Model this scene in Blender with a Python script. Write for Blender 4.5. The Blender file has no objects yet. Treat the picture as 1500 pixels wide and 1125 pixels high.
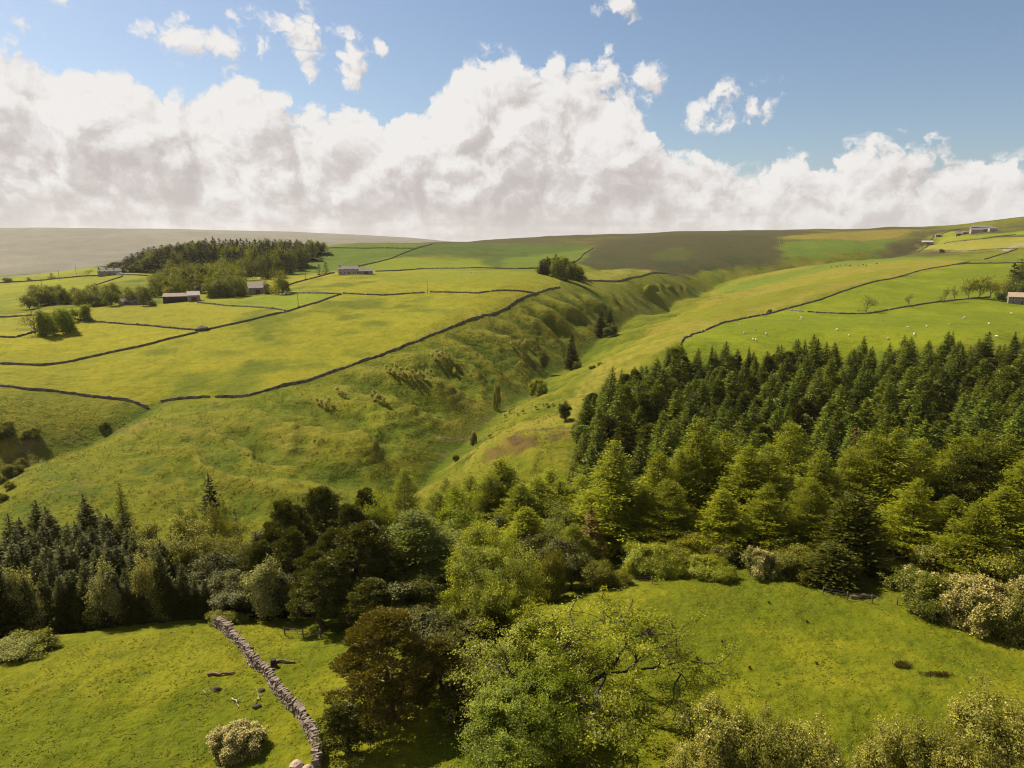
import bpy, math, random
import numpy as np
from math import radians as R
rng = np.random.default_rng(7)
random.seed(7)
SC = bpy.context.scene
COL = SC.collection
H = 45.0
PITCH = R(12.0)
CP, SP = math.cos(PITCH), math.sin(PITCH)

# ------------------------------------------------------------------ view maths (photo pixels 1500 x 1125)
def ray(px, py):
    a = (px - 750.0) / 1000.0; v = (562.5 - py) / 1000.0
    return np.array([a, CP + v * SP, -SP + v * CP])
def ray_u(px, py):
    d = ray(px, py); return d[0] / d[1], d[2] / d[1]
def ctrl(px, py, Y):
    u, t = ray_u(px, py); return (u, math.log(Y), H + Y * t)

# ------------------------------------------------------------------ noise
def _hash(ix, iy, s):
    n = (ix * 374761393 + iy * 668265263 + s * 974634777) & 0xFFFFFFFF
    n = ((n ^ (n >> 13)) * 1274126177) & 0xFFFFFFFF
    n = (n ^ (n >> 16)) & 0xFFFFFFFF
    return n / 4294967295.0
def vnoise(x, y, s=0):
    x = np.asarray(x, float); y = np.asarray(y, float)
    ix = np.floor(x).astype(np.int64); iy = np.floor(y).astype(np.int64)
    fx = x - ix; fy = y - iy
    fx = fx * fx * fx * (fx * (fx * 6 - 15) + 10); fy = fy * fy * fy * (fy * (fy * 6 - 15) + 10)
    a = _hash(ix, iy, s); b = _hash(ix + 1, iy, s); c = _hash(ix, iy + 1, s); d = _hash(ix + 1, iy + 1, s)
    return (a + (b - a) * fx + (c - a) * fy + (a - b - c + d) * fx * fy) * 2 - 1
def fbm(x, y, s=0, o=4, g=0.5):
    t = 0; a = 1; n = 0
    for i in range(o):
        t = t + a * vnoise(x * 2 ** i + 17.3 * i, y * 2 ** i - 9.1 * i, s + i); n += a; a *= g
    return t / n
def sstep(a, b, x):
    t = np.clip((x - a) / (b - a), 0, 1); return t * t * (3 - 2 * t)

# ------------------------------------------------------------------ terrain
PTS = [  # px, py, depth Y of points seen on the ground
 # near fields
 (0,1125,50),(250,1125,50.5),(460,1110,51),(750,1125,48),(1000,1125,48),(1250,1125,50),(1500,1125,51),
 (0,1040,58),(200,1020,60),(420,1000,62),(1000,1000,61.5),(1250,1000,62),(1500,1000,62),
 (0,968,66),(150,943,70),(330,922,73.5),(430,935,72),(600,930,72),(750,930,72),
 (860,885,78),(960,858,84),(1100,858,85),(1250,884,80.5),(1360,905,76),(1500,955,69),
 # rough slope facing us, left of the gill
 (20,745,165),(90,720,170),(300,770,158),(420,735,168),(500,722,172),(570,712,180),
 (200,690,185),(320,680,190),(450,670,195),(560,660,200),(120,650,205),
 (230,600,232),(365,600,228),(500,610,225),(600,630,216),
 (480,565,250),(600,560,255),(690,580,258),(640,600,238),
 # meadow plateau left
 (0,572,235),(215,596,234),(365,579,240),(0,545,255),(200,545,262),(130,523,285),(290,485,330),
 (430,560,252),(560,520,290),(640,488,322),(700,465,355),(760,440,415),(820,421,480),
 (400,500,310),(500,470,350),(500,431,430),(630,430,430),(620,450,390),(420,456,370),
 (0,500,300),(115,468,360),(0,465,390),(200,448,425),(375,431,470),(262,442,440),
 (700,400,540),(600,402,560),(515,400,600),(440,415,510),(800,398,560),
 (50,420,560),(160,402,650),(0,416,620),(0,407,760),(150,392,740),(280,405,640),(400,390,760),
 (330,380,860),(470,375,800),
 # knoll under the far conifer wood
 (220,378,780),(300,371,810),(400,369,830),(470,367,840),
 # hill behind
 (560,385,760),(480,361,1000),(620,355,1200),(750,353,1300),(870,347,1380),(1000,341.5,1400),(1140,343,1400),(1270,335,1500),
 (1400,331,1450),(1500,319,1350),(700,380,800),(850,385,720),(850,365,1050),(1000,365,1020),(1000,390,820),(1140,362,1100),(1250,350,1250),
 (1100,378,960),(960,398,700),
 # gill left flank
 (740,520,325),(800,490,385),(850,450,450),(900,430,520),(950,412,620),(1010,412,720),(780,560,300),(850,520,370),(900,470,470),(960,440,600),
 # spur right of the gill
 (640,692,168),(700,657,188),(760,622,212),(830,582,243),(900,523,300),(960,482,395),(1000,458,510),(1050,428,680),
 (840,625,196),(780,655,172),(940,535,268),(995,504,292),(1050,455,440),(1060,474,372),(1130,459,420),(1150,425,540),(1130,402,790),
 (1250,398,690),(1290,411,560),(1420,385,690),(1200,385,900),(1330,380,880),
 # sheep fields right
 (1080,500,302),(1250,490,315),(1450,488,315),(1250,462,405),(1440,438,470),(1500,445,455),(1350,415,560),(1500,400,620),
 (1345,369,1050),(1440,362,1000),(1500,365,900),(1365,348,1200),(1500,340,1100),(1440,341,1180),(1500,330,1200),
]
ZP = [ # u, Y, z given directly: hidden ground, edges and everything behind the skyline
 (-1.1,20,2),(0,20,2),(1.1,20,2),(-1.3,50,1),(1.3,50,0),
 (-1.1,80,-8),(-.75,84,-6.5),(-.55,88,-6),(-.4,90,-6.5),(-.25,92,-7),(-.1,92,-7),(.05,93,-6),
 (-1.1,110,-18),(-.7,115,-17),(-.4,120,-17),(-.15,125,-17),(.05,125,-14),(.2,108,-7),(.4,108,-5),(.6,104,-4),(.9,95,-2),
 (-1.1,140,-26),(-.7,142,-25),(-.4,142,-25),(-.2,148,-25.5),(-.05,150,-21),(.1,150,-14),(.3,140,-11),(.55,140,-10),(.9,140,-8),
 (-.1,185,-23),(-.06,225,-19),(.02,270,-16),
 (.15,200,-9.5),(.3,190,-12.5),(.55,190,-12),(.9,190,-10),(.3,240,-10.5),(.55,240,-10.5),(.9,240,-8),(.5,285,-7),(.8,290,-6),
 (-1.2,180,-16),(-1.2,250,-14),(-1.2,400,-2),(-1.2,700,-5),(1.2,300,-2),(1.2,500,14),(1.2,800,34),(1.2,1300,80),
 (-.75,1000,-20),(-.5,1000,-10),(-.35,1100,5),(-.2,1300,26),(-1.2,1100,-50),
 (0,1700,46),(.4,1800,66),(.75,1750,90),(-.2,1800,10),(-.6,1700,-70),(-1.2,1700,-90),(1.2,1750,95),
 (0,2400,20),(.5,2400,30),(1.1,2400,40),(-.3,2400,-60),(-1,2400,-70),
]
cp = [ctrl(*p) for p in PTS] + [(u, math.log(Y), z) for u, Y, z in ZP]
CU = np.array([c[0] for c in cp]); CL = np.array([c[1] for c in cp]); CZ = np.array([c[2] for c in cp])
_LS = 0.75
def _k(r2): return 0.5 * r2 * np.log(r2 + 1e-9)
_n = len(cp)
_A = np.zeros((_n + 3, _n + 3))
_r2 = (CU[:, None] - CU[None]) ** 2 + ((CL[:, None] - CL[None]) * _LS) ** 2
_A[:_n, :_n] = _k(_r2) + np.eye(_n) * 0.0006
_P = np.stack([np.ones(_n), CU, CL * _LS], 1); _A[:_n, _n:] = _P; _A[_n:, :_n] = _P.T
_W = np.linalg.solve(_A, np.concatenate([CZ, np.zeros(3)]))
def tps(u, l):
    u = np.asarray(u, float); l = np.asarray(l, float) * _LS
    out = _W[_n] + _W[_n + 1] * u + _W[_n + 2] * l
    for i in range(_n):
        out = out + _W[i] * _k((u - CU[i]) ** 2 + (l - CL[i] * _LS) ** 2)
    return out

def to3(px, py, Y):
    u, t = ray_u(px, py); return (u * Y, Y, H + Y * t)
GILL = [(px, py, Y, w) for px, py, Y, w in [(330,0,140,16),(480,0,160,14),(585,0,186,12),(640,0,210,11),(668,0,226,12),(710,0,250,11),(752,0,275,11),(800,0,322,12),(850,0,385,13),(895,0,450,14),(950,0,560,17),(1010,0,690,20),(1042,0,800,24),(1110,0,900,26),(1200,0,990,26),(1290,0,1080,26),(1350,0,1220,28)]]
GD = [5,5,6,6,6.5,6,6,6,7,8,10,12,13,12,13,14,12]
GX = np.array([(g[0] - 750) / 1000 * g[2] / (CP) for g in GILL]); GY = np.array([g[2] for g in GILL], float); GW = np.array([g[3] for g in GILL], float)
SIDE = np.array([(-165,185),(-150,205),(-138,222),(-128,238)], float); SD = [12,9,6,1.5]; SWD = [18,14,10,6]
def polydist(x, y, X, Yv):
    best = np.full(np.shape(x), 1e9); sp = np.zeros(np.shape(x)); side = np.zeros(np.shape(x))
    for i in range(len(X) - 1):
        ax, ay, bx, by = X[i], Yv[i], X[i + 1], Yv[i + 1]
        dx, dy = bx - ax, by - ay; L2 = dx * dx + dy * dy
        t = np.clip(((x - ax) * dx + (y - ay) * dy) / L2, 0, 1)
        d = np.hypot(x - ax - t * dx, y - ay - t * dy)
        m = d < best
        best = np.where(m, d, best); sp = np.where(m, i + t, sp)
        side = np.where(m, np.sign((x - ax) * dy - (y - ay) * dx), side)
    return best, sp, side
RIM = np.array([((px - 750) / 1000 * Y / CP, Y) for px, Y in [(120,170),(215,228),(365,240),(430,252),(560,290),(640,322),(700,355),(760,415),(820,480),(930,600)]])
def relief(x, y):
    """ground height at world x, y"""
    x = np.asarray(x, float); y = np.maximum(np.asarray(y, float), 12.0)
    u = np.clip(x / y, -1.35, 1.35); yc = np.clip(y, 18, 2400)
    z = tps(u, np.log(yc))
    # gill
    wob = 5 * vnoise(x / 22, y / 22, 91)
    d, s, side = polydist(x + wob * 0.7, y, GX, GY)
    D = np.interp(s, np.arange(len(GD)), GD); w = np.interp(s, np.arange(len(GW)), GW)
    z = z - D * np.exp(-(d / w) ** 1.25)
    # flutes running down the left flank and soil creep
    dr, _, sr = polydist(x, y, RIM[:, 0], RIM[:, 1])
    near = np.where(sr < 0, 0, sstep(2, 22, dr)) * np.clip(1.25 - d / 100, 0, 1) * sstep(4, 20, d) * sstep(150, 200, y) * sstep(900, 600, y)
    arc = .35 * (x + 31) + .94 * (y - 186) + 54       # distance along the gill, measured on its mean line
    fl = np.where(side < 0, 1.0, 0.3)
    ph = (arc - 88 - 0.12 * d) / 28 + 0.22 * vnoise(x / 26, y / 26, 4) + .12 * vnoise(x / 9, y / 9, 5)
    rid = np.cos(2 * np.pi * ph) * (1 + .35 * vnoise(arc / 28, d * 0, 31)) ; rid = np.where(rid > 0, rid, rid * .8 - .25 * rid * rid)
    z = z + near * fl * (3.0 * rid * sstep(3, 20, d) * sstep(78, 40, d) + 1.7 * (1 - 2 * np.abs(vnoise(ph * 2.7 + 7, d / 60, 32))) + .9 * fbm(x / 9, y / 9, 35, 3))
    z = z + sstep(140, 160, y) * sstep(520, 400, y) * sstep(-2, 12, d) * np.where(sr < 0, .25, 1.0) * (.32 * fbm(x / 3.2, y / 3.6, 41, 3) - .55 * np.abs(vnoise(x / 8, y / 11, 43)) - .30 * np.abs(vnoise(x / 3.7, y / 4.5, 44))) * sstep(.22, .1, x / y)
    steep = near * sstep(15, 60, d)
    z = z + .28 * near * np.sin(z * 2.4 + 5 * vnoise(x / 18, y / 18, 36))   # terracettes trodden by sheep
    d2, s2, _ = polydist(x, y, SIDE[:, 0], SIDE[:, 1])
    z = z - np.interp(s2, range(4), SD) * np.exp(-(d2 / np.interp(s2, range(4), SWD)) ** 1.3)
    # far hill across the next valley on the left
    far = sstep(2300, 4600, y)
    hz = 112 - 75 * sstep(-2600, -300, x) + 14 * fbm(x / 1500, y / 1500, 60, 3)
    z = z * (1 - sstep(2000, 2800, y)) + sstep(2000, 2800, y) * (-60 + 60 * far) * sstep(400, -1200, x) + far * hz * sstep(-0.02, -0.16, x / y) 
    # rough ground at every scale
    amp = np.clip(y / 400, 0.15, 3.0)
    z = z + amp * 1.0 * fbm(x / (18 + y * .05), y / (18 + y * .05), 11, 3) * sstep(40, 120, y)
    z = z + sstep(100, 90, y) * (.10 * fbm(x / .8, y / .8, 95, 2) + .16 * fbm(x / 3.2, y / 3.2, 97, 3))   # tussocky pasture
    return z
# ------------------------------------------------------------------ terrain mesh
NU, NR, UM, Y0, Y1 = 900, 1150, 1.12, 16.0, 6500.0
LY = np.linspace(math.log(Y0), math.log(Y1), NR); UG = np.linspace(-UM, UM, NU)
YY = np.repeat(np.exp(LY)[:, None], NU, 1); XX = YY * UG[None]
ZZ = relief(XX, YY)
def hz(x, y):
    """height of the ground mesh at world x, y (bilinear)"""
    x = np.asarray(x, float); y = np.asarray(y, float)
    fu = np.clip((x / y + UM) / (2 * UM) * (NU - 1), 0, NU - 1.001); fl = np.clip((np.log(y) - LY[0]) / (LY[-1] - LY[0]) * (NR - 1), 0, NR - 1.001)
    i = fl.astype(int); j = fu.astype(int); a = fl - i; b = fu - j
    return (ZZ[i, j] * (1 - a) * (1 - b) + ZZ[i + 1, j] * a * (1 - b) + ZZ[i, j + 1] * (1 - a) * b + ZZ[i + 1, j + 1] * a * b)
_SY = np.exp(np.linspace(math.log(30), math.log(5500), 2600))
def land(px, py):
    """point of the ground seen in direction of a photo pixel"""
    u, t = ray_u(px, py)
    dz = H + _SY * t - hz(u * _SY, _SY)
    k = np.argmax(dz < 0)
    if dz[k] >= 0: k = len(_SY) - 1
    a = dz[k - 1] / (dz[k - 1] - dz[k]) if k > 0 else 0
    Y = _SY[k - 1] + a * (_SY[k] - _SY[k - 1]) if k > 0 else _SY[0]
    return np.array([u * Y, Y, float(hz(u * Y, Y))])
def lands(pts): return np.array([land(*p) for p in pts])

def inpoly(x, y, P):
    """point in polygon, world xy, done in (x/y, ln y) so long edges stay straight on the slope"""
    u = x / y; l = np.log(y); PU = P[:, 0] / P[:, 1]; PL = np.log(P[:, 1])
    ins = np.zeros(np.shape(x), bool); n = len(P)
    for i in range(n):
        j = (i - 1) % n
        c = ((PL[i] > l) != (PL[j] > l)) & (u < (PU[j] - PU[i]) * (l - PL[i]) / (PL[j] - PL[i] + 1e-12) + PU[i])
        ins ^= c
    return ins
# ---- land cover (albedo), from what grows where, with cloud shade and haze painted in
def lerp(a, b, t): return a + (b - a) * np.asarray(t)[..., None]
wx = XX + 3 * fbm(XX / 14, YY / 14, 201, 2) * np.clip(YY / 150, .3, 3); wy = YY + 3 * fbm(XX / 14, YY / 14, 205, 2) * np.clip(YY / 150, .3, 3)
n1 = fbm(XX / 60, YY / 60, 301, 4); n2 = fbm(XX / 17, YY / 17, 305, 4); n3 = fbm(XX / 4.5, YY / 4.5, 309, 3); n4 = fbm(XX / 240, YY / 240, 313, 4)
C = np.zeros(XX.shape + (3,))
ROUGH = np.array((.134, .136, .010)); MEADOW = np.array((.214, .200, .014)); PAST = np.array((.138, .166, .008)); PALE = np.array((.205, .178, .034))
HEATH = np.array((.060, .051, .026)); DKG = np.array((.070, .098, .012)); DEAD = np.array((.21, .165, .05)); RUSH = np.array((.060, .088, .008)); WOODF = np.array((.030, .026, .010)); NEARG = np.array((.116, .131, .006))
C[:] = ROUGH
C = lerp(C, DEAD, sstep(.1, .75, n2 + .5 * n1) * .45)
C = lerp(C, RUSH, sstep(.0, .6, -n2 + .4 * n3) * .8)
C = lerp(C, np.array((.135, .16, .012)), sstep(0, .5, n1) * .5)
_WARP = [(fbm(XX / 30, YY / 30, 210 + 9 * k, 3) * np.clip(YY / 55, 1.0, 22), fbm(XX / 30, YY / 30, 214 + 9 * k, 3) * np.clip(YY / 40, 1.0, 30)) for k in range(3)]
def zone(pix, col, soft=None, amt=1.0, warp=True, var=0.12, tint=None, tv=0.0):
    """land cover inside an outline; warped outlines are averaged so that heath and rough grass fade raggedly into one another"""
    global C
    P = lands(pix); lo = np.log(P[:, 1].min()) - .12; hi = np.log(P[:, 1].max()) + .12
    a = max(0, int(np.searchsorted(LY, lo)) - 1); b = min(NR, int(np.searchsorted(LY, hi)) + 1); sl_ = slice(a, b)
    if warp: m = sum(inpoly(XX[sl_] + wx_[sl_], YY[sl_] + wy_[sl_], P).astype(float) for wx_, wy_ in _WARP) / 3
    else: m = inpoly(XX[sl_], YY[sl_], P).astype(float)
    m = m * amt
    c = np.array(col)[None, None] * (1 + var * n1[sl_] + var * .8 * n2[sl_])[..., None]
    if tint is not None: c = lerp(c, np.array(tint), np.clip(sstep(-.1, .5, n1[sl_] * .6 + n2[sl_] * .7) * tv, 0, 1))
    C[sl_] = C[sl_] * (1 - m[..., None]) + c * m[..., None]
W1 = [(365,580),(430,563),(500,541),(560,520),(640,488),(700,465),(760,439),(820,421)]
Z = {}
# far moor and hills first
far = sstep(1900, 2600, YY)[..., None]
C = C * (1 - far) + far * (np.array((.185, .168, .105)) * (1 + .25 * n4 + .2 * n1)[..., None])  # far hill paled and greyed: distance haze painted into its albedo
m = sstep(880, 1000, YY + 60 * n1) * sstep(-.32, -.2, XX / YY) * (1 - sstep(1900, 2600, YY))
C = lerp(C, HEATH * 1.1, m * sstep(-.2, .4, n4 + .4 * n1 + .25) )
zone([(480,372),(523,390),(560,396),(690,396),(730,392),(700,382),(600,377)], (.15,.175,.012), tint=(.21,.20,.03), tv=.5)
zone([(477,362),(630,356),(590,372),(523,390),(480,398),(440,404),(410,400)], DKG*1.25)
zone([(573,379),(633,357),(760,355),(850,360),(868,365),(842,384),(800,394),(720,394),(700,378),(640,374)], DKG, tint=(.05,.06,.02), tv=.8)
zone([(730,392),(740,380),(800,372),(862,364),(840,385),(815,396),(770,396)], (.105,.135,.012))
zone([(842,386),(868,365),(900,352),(1000,344),(1138,345),(1144,362),(1150,378),(1040,396),(960,400),(880,397)], HEATH, tint=(.03,.045,.012), tv=.7)  # brown heather, its darkness also painting the cloud shadow on the moor
zone([(950,372),(990,362),(1020,366),(1010,378),(970,384)], (.075,.095,.014), amt=.45)
zone([(1140,347),(1270,338),(1350,336),(1310,350),(1180,352)], (.20,.155,.035), amt=.8)
zone([(1145,355),(1200,352),(1320,350),(1290,365),(1240,372),(1150,378)], DKG*1.3)
# right spur and moor grass
zone([(640,690),(700,655),(760,620),(830,585),(900,520),(960,480),(1050,425),(1100,405),(1200,385),(1350,378),(1420,384),(1290,411),(1130,458),(1050,474),(1000,498),(940,540),(850,590),(830,630),(760,640),(690,665)], PALE, tint=ROUGH*1.1, tv=.75)
zone([(1060,440),(1130,428),(1300,395),(1310,400),(1150,440),(1080,456),(1010,470),(1000,462)], ROUGH*1.1, amt=.8)
zone([(1050,425),(1150,400),(1290,376),(1400,378),(1660,368),(1660,385),(1300,382),(1160,408),(1060,432)], DKG*1.6, amt=.75)
zone([(1346,368),(1363,351),(1383,357),(1660,344),(1660,364),(1420,369)], (.225,.205,.045))
zone([(1366,346),(1400,338),(1440,345),(1660,340),(1490,344),(1383,356)], (.185,.195,.022))
zone([(1430,345),(1660,330),(1660,342),(1440,347)], PAST*1.1)
# pastures
zone([(995,505),(1010,492),(1060,473),(1130,459),(1200,440),(1290,411),(1420,384),(1660,383),(1660,520),(1250,520),(1000,535)], PAST, warp=False, var=.10, tint=(.185,.20,.012), tv=.7)
# meadows on the plateau
zone([(-170,410),(150,393),(240,400),(130,421),(60,450),(-170,465)], (.19,.195,.012), warp=False, var=.2)
zone([(240,420),(300,405),(400,385),(415,400),(380,425),(300,440)], (.175,.175,.014), warp=False)
zone(W1[::-1] + [(310,582),(235,588),(215,595),(150,583),(80,573),(-170,571),(-170,470),(130,450),(290,440),(400,400),(480,398),(560,396),(700,397),(790,399),(820,405)], MEADOW, warp=False, var=.14, tint=(.108,.122,.008), tv=1.0)  # the dark tint mottles the meadow with painted soft cloud shadow
zone([(290,445),(420,456),(500,431),(410,430)], (.16,.19,.012), warp=False)
zone([(-170,548),(210,505),(290,487),(180,475),(110,468),(60,485),(-170,500)], (.235,.215,.012), warp=False)
zone([(535,400),(700,397),(790,400),(820,415),(700,418),(560,412)], (.16,.175,.014), amt=.7)
zone([(855,400),(975,400),(905,411),(850,411)], (.215,.20,.04))
zone([(1466,367),(1484,358),(1660,346),(1660,350),(1490,360),(1476,368)], (.26,.22,.18), warp=False)
zone([(376,407),(386,402),(399,397),(401,398.5),(388,404),(378,409)], (.27,.23,.18), warp=False)
# foreground fields
nf = sstep(100, 84, YY)
g = NEARG[None, None] * (1 + .16 * n2 + .14 * n3 + .1 * n1)[..., None]
g = lerp(g, np.array((.185, .172, .014)), sstep(.12, .65, n2 + .6 * n3 + .2) * .55); g = lerp(g, np.array((.080, .105, .005)), sstep(.1, .6, -n2 + .35 * n3) * .6)
C = C * (1 - nf[..., None]) + g * nf[..., None]
# wood floors
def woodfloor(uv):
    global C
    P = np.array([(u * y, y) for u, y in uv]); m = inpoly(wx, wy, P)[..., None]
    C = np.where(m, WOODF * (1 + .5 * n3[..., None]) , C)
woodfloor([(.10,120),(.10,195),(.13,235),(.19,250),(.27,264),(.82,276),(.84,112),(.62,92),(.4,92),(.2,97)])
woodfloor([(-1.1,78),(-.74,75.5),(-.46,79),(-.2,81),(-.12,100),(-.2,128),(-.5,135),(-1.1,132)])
# bracken and bare peat on the near end of the spur, scars along the burn
for pix, col in (([(700,668),(745,640),(800,626),(845,622),(838,640),(780,655),(730,676),(690,690)], (.125,.072,.035)), ([(745,640),(800,626),(835,626),(800,638),(760,650)], (.085,.045,.03)), ([(648,640),(680,634),(690,642),(660,650)], (.24,.17,.10)),
                 ([(60,715),(110,700),(150,702),(120,720),(70,725)], (.22,.15,.09)), ([(20,640),(60,650),(50,690),(10,700)], (.16,.12,.06)), ([(215,605),(195,640),(150,640),(120,655),(60,655),(130,625)], (.145,.13,.03))):
    P = lands(pix); m = inpoly(wx, wy, P) * sstep(-.55, .15, n3 + .5 * n2) * .85
    C = lerp(C, np.array(col), m)
# wet hollows carry rushes, dry crests carry bleached grass
def blur(A, k):
    K = np.ones(2 * k + 1) / (2 * k + 1); B = np.apply_along_axis(lambda q: np.convolve(q, K, 'same'), 0, A); return np.apply_along_axis(lambda q: np.convolve(q, K, 'same'), 1, B)
lap = (ZZ - blur(ZZ, 7)); slope_zone = sstep(140, 165, YY) * sstep(700, 450, YY) * sstep(.25, .1, XX / YY)
hol = np.clip(-lap / .5, -1, 1) * slope_zone
C = lerp(C, RUSH, np.clip(hol, 0, 1) * .55); C = lerp(C, np.array((.19, .165, .03)), np.clip(-hol, 0, 1) * .35)
# the burn itself: stones and dark wet banks at the foot of the gill
dG, sG, _ = polydist(XX, YY, GX, GY)
stony = sstep(1.3, .3, dG) * sstep(150, 170, YY) * sstep(420, 330, YY) * sstep(-.3, .3, fbm(XX / 9, YY / 9, 77, 2))
C = lerp(C, np.array((.16, .12, .08)), stony * .4)
C = np.clip(C * np.where(far > .5, np.array((.60, .59, .70)), np.array((.73, .73, .48))), .003, .5)  # far hill scaled apart to keep its painted haze grey
v = np.stack([XX, YY, ZZ], -1).reshape(-1, 3)
i0 = np.arange(NR - 1)[:, None] * NU + np.arange(NU - 1)[None]
f = np.stack([i0, i0 + 1, i0 + NU + 1, i0 + NU], -1).reshape(-1, 4)

# ------------------------------------------------------------------ mesh and material helpers
def raw_mesh(name, V, Q, mats, mi=None, tone=None, smooth=False, k=4):
    """V (n,3) vertices, Q (m,k) faces of k corners, mi material index per face, tone one value per face"""
    me = bpy.data.meshes.new(name); V = np.asarray(V, np.float32); Q = np.asarray(Q, np.int32); m = len(Q)
    me.vertices.add(len(V)); me.vertices.foreach_set('co', V.ravel())
    me.loops.add(m * k); me.loops.foreach_set('vertex_index', Q.ravel())
    me.polygons.add(m); me.polygons.foreach_set('loop_start', np.arange(m, dtype=np.int32) * k)
    for x in mats: me.materials.append(x)
    if mi is not None: me.polygons.foreach_set('material_index', np.asarray(mi, np.int32))
    me.polygons.foreach_set('use_smooth', np.full(m, bool(smooth)))
    me.update(calc_edges=True)
    if tone is not None:
        a = me.attributes.new('tone', 'FLOAT', 'FACE'); a.data.foreach_set('value', np.asarray(tone, np.float32))
    return me
def link(name, me, parent=None, loc=None):
    o = bpy.data.objects.new(name, me); COL.objects.link(o)
    if parent is not None: o.parent = parent
    if loc is not None: o.location = loc
    return o
def tag(o, label=None, cat=None, group=None, kind=None):
    if label: o['label'] = label
    if cat: o['category'] = cat
    if group: o['group'] = group
    if kind: o['kind'] = kind
    return o
class NT:
    def __init__(s, tree, flat=False): s.t = tree; s.n = tree.nodes; s.l = tree.links; s.flat = flat
    def add(s, typ, **kw):
        n = s.n.new(typ)
        for k_, v_ in kw.items(): setattr(n, k_, v_)
        return n
    def put(s, sock, val):
        if isinstance(val, bpy.types.NodeSocket): s.l.new(val, sock)
        elif val is not None: sock.default_value = val
    def math(s, op, a, b=None, c=None, clamp=False):
        n = s.add('ShaderNodeMath', operation=op, use_clamp=clamp); s.put(n.inputs[0], a)
        if b is not None: s.put(n.inputs[1], b)
        if c is not None: s.put(n.inputs[2], c)
        return n.outputs[0]
    def vmath(s, op, a, b=None, out=0):
        n = s.add('ShaderNodeVectorMath', operation=op); s.put(n.inputs[0], a)
        if b is not None: s.put(n.inputs[1], b)
        return n.outputs[out]
    def mix(s, f_, a, b, mode='MIX'):
        n = s.add('ShaderNodeMix', data_type='RGBA', blend_type=mode); s.put(n.inputs[0], f_); s.put(n.inputs[6], a); s.put(n.inputs[7], b); return n.outputs[2]
    def smooth(s, x, a, b, lo=0.0, hi=1.0):
        n = s.add('ShaderNodeMapRange', interpolation_type='SMOOTHSTEP'); s.put(n.inputs[0], x)
        for i, q in enumerate((a, b, lo, hi)): s.put(n.inputs[1 + i], q)
        return n.outputs[0]
    def noise(s, vec, scale, detail=4.0, rough=.5, dist=0.0, typ='FBM'):
        n = s.add('ShaderNodeTexNoise'); n.noise_type = typ; n.noise_dimensions = '2D' if s.flat else '3D'; s.put(n.inputs['Vector'], vec); s.put(n.inputs['Scale'], scale); n.inputs['Detail'].default_value = detail; n.inputs['Roughness'].default_value = rough; n.inputs['Distortion'].default_value = dist; return n.outputs[0]
    def scale(s, vec, xyz):
        n = s.add('ShaderNodeVectorMath', operation='MULTIPLY'); s.put(n.inputs[0], vec); n.inputs[1].default_value = xyz; return n.outputs[0]
def new_mat(name):
    m = bpy.data.materials.new(name); m.use_nodes = True; t = NT(m.node_tree); t.n.clear(); o = t.add('ShaderNodeOutputMaterial'); return m, t, o
def c4(c): return (c[0], c[1], c[2], 1.0)
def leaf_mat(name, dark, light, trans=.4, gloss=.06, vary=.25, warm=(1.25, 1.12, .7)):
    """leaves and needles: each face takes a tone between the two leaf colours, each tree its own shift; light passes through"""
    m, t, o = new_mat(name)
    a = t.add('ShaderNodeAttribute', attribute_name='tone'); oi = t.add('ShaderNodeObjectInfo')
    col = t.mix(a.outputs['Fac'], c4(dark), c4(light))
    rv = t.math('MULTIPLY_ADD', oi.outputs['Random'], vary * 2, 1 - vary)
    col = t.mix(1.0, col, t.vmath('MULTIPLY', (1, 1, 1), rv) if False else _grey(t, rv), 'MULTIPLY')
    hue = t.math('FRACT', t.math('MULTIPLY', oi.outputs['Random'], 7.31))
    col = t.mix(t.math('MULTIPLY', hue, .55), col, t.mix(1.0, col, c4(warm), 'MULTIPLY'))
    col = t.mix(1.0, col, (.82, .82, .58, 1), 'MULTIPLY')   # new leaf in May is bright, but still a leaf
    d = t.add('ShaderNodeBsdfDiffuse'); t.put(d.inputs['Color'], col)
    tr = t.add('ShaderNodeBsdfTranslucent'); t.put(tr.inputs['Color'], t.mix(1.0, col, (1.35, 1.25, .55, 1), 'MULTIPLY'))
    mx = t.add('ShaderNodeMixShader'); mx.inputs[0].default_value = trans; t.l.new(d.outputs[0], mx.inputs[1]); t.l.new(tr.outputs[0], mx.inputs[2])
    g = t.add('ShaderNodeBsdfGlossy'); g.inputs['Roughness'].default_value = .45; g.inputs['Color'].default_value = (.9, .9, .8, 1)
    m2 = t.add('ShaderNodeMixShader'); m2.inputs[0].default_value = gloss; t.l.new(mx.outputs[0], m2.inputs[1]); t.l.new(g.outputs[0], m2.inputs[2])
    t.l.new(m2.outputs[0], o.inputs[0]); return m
def _grey(t, f):
    n = t.add('ShaderNodeCombineColor'); [t.put(n.inputs[i], f) for i in range(3)]; return n.outputs[0]
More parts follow.
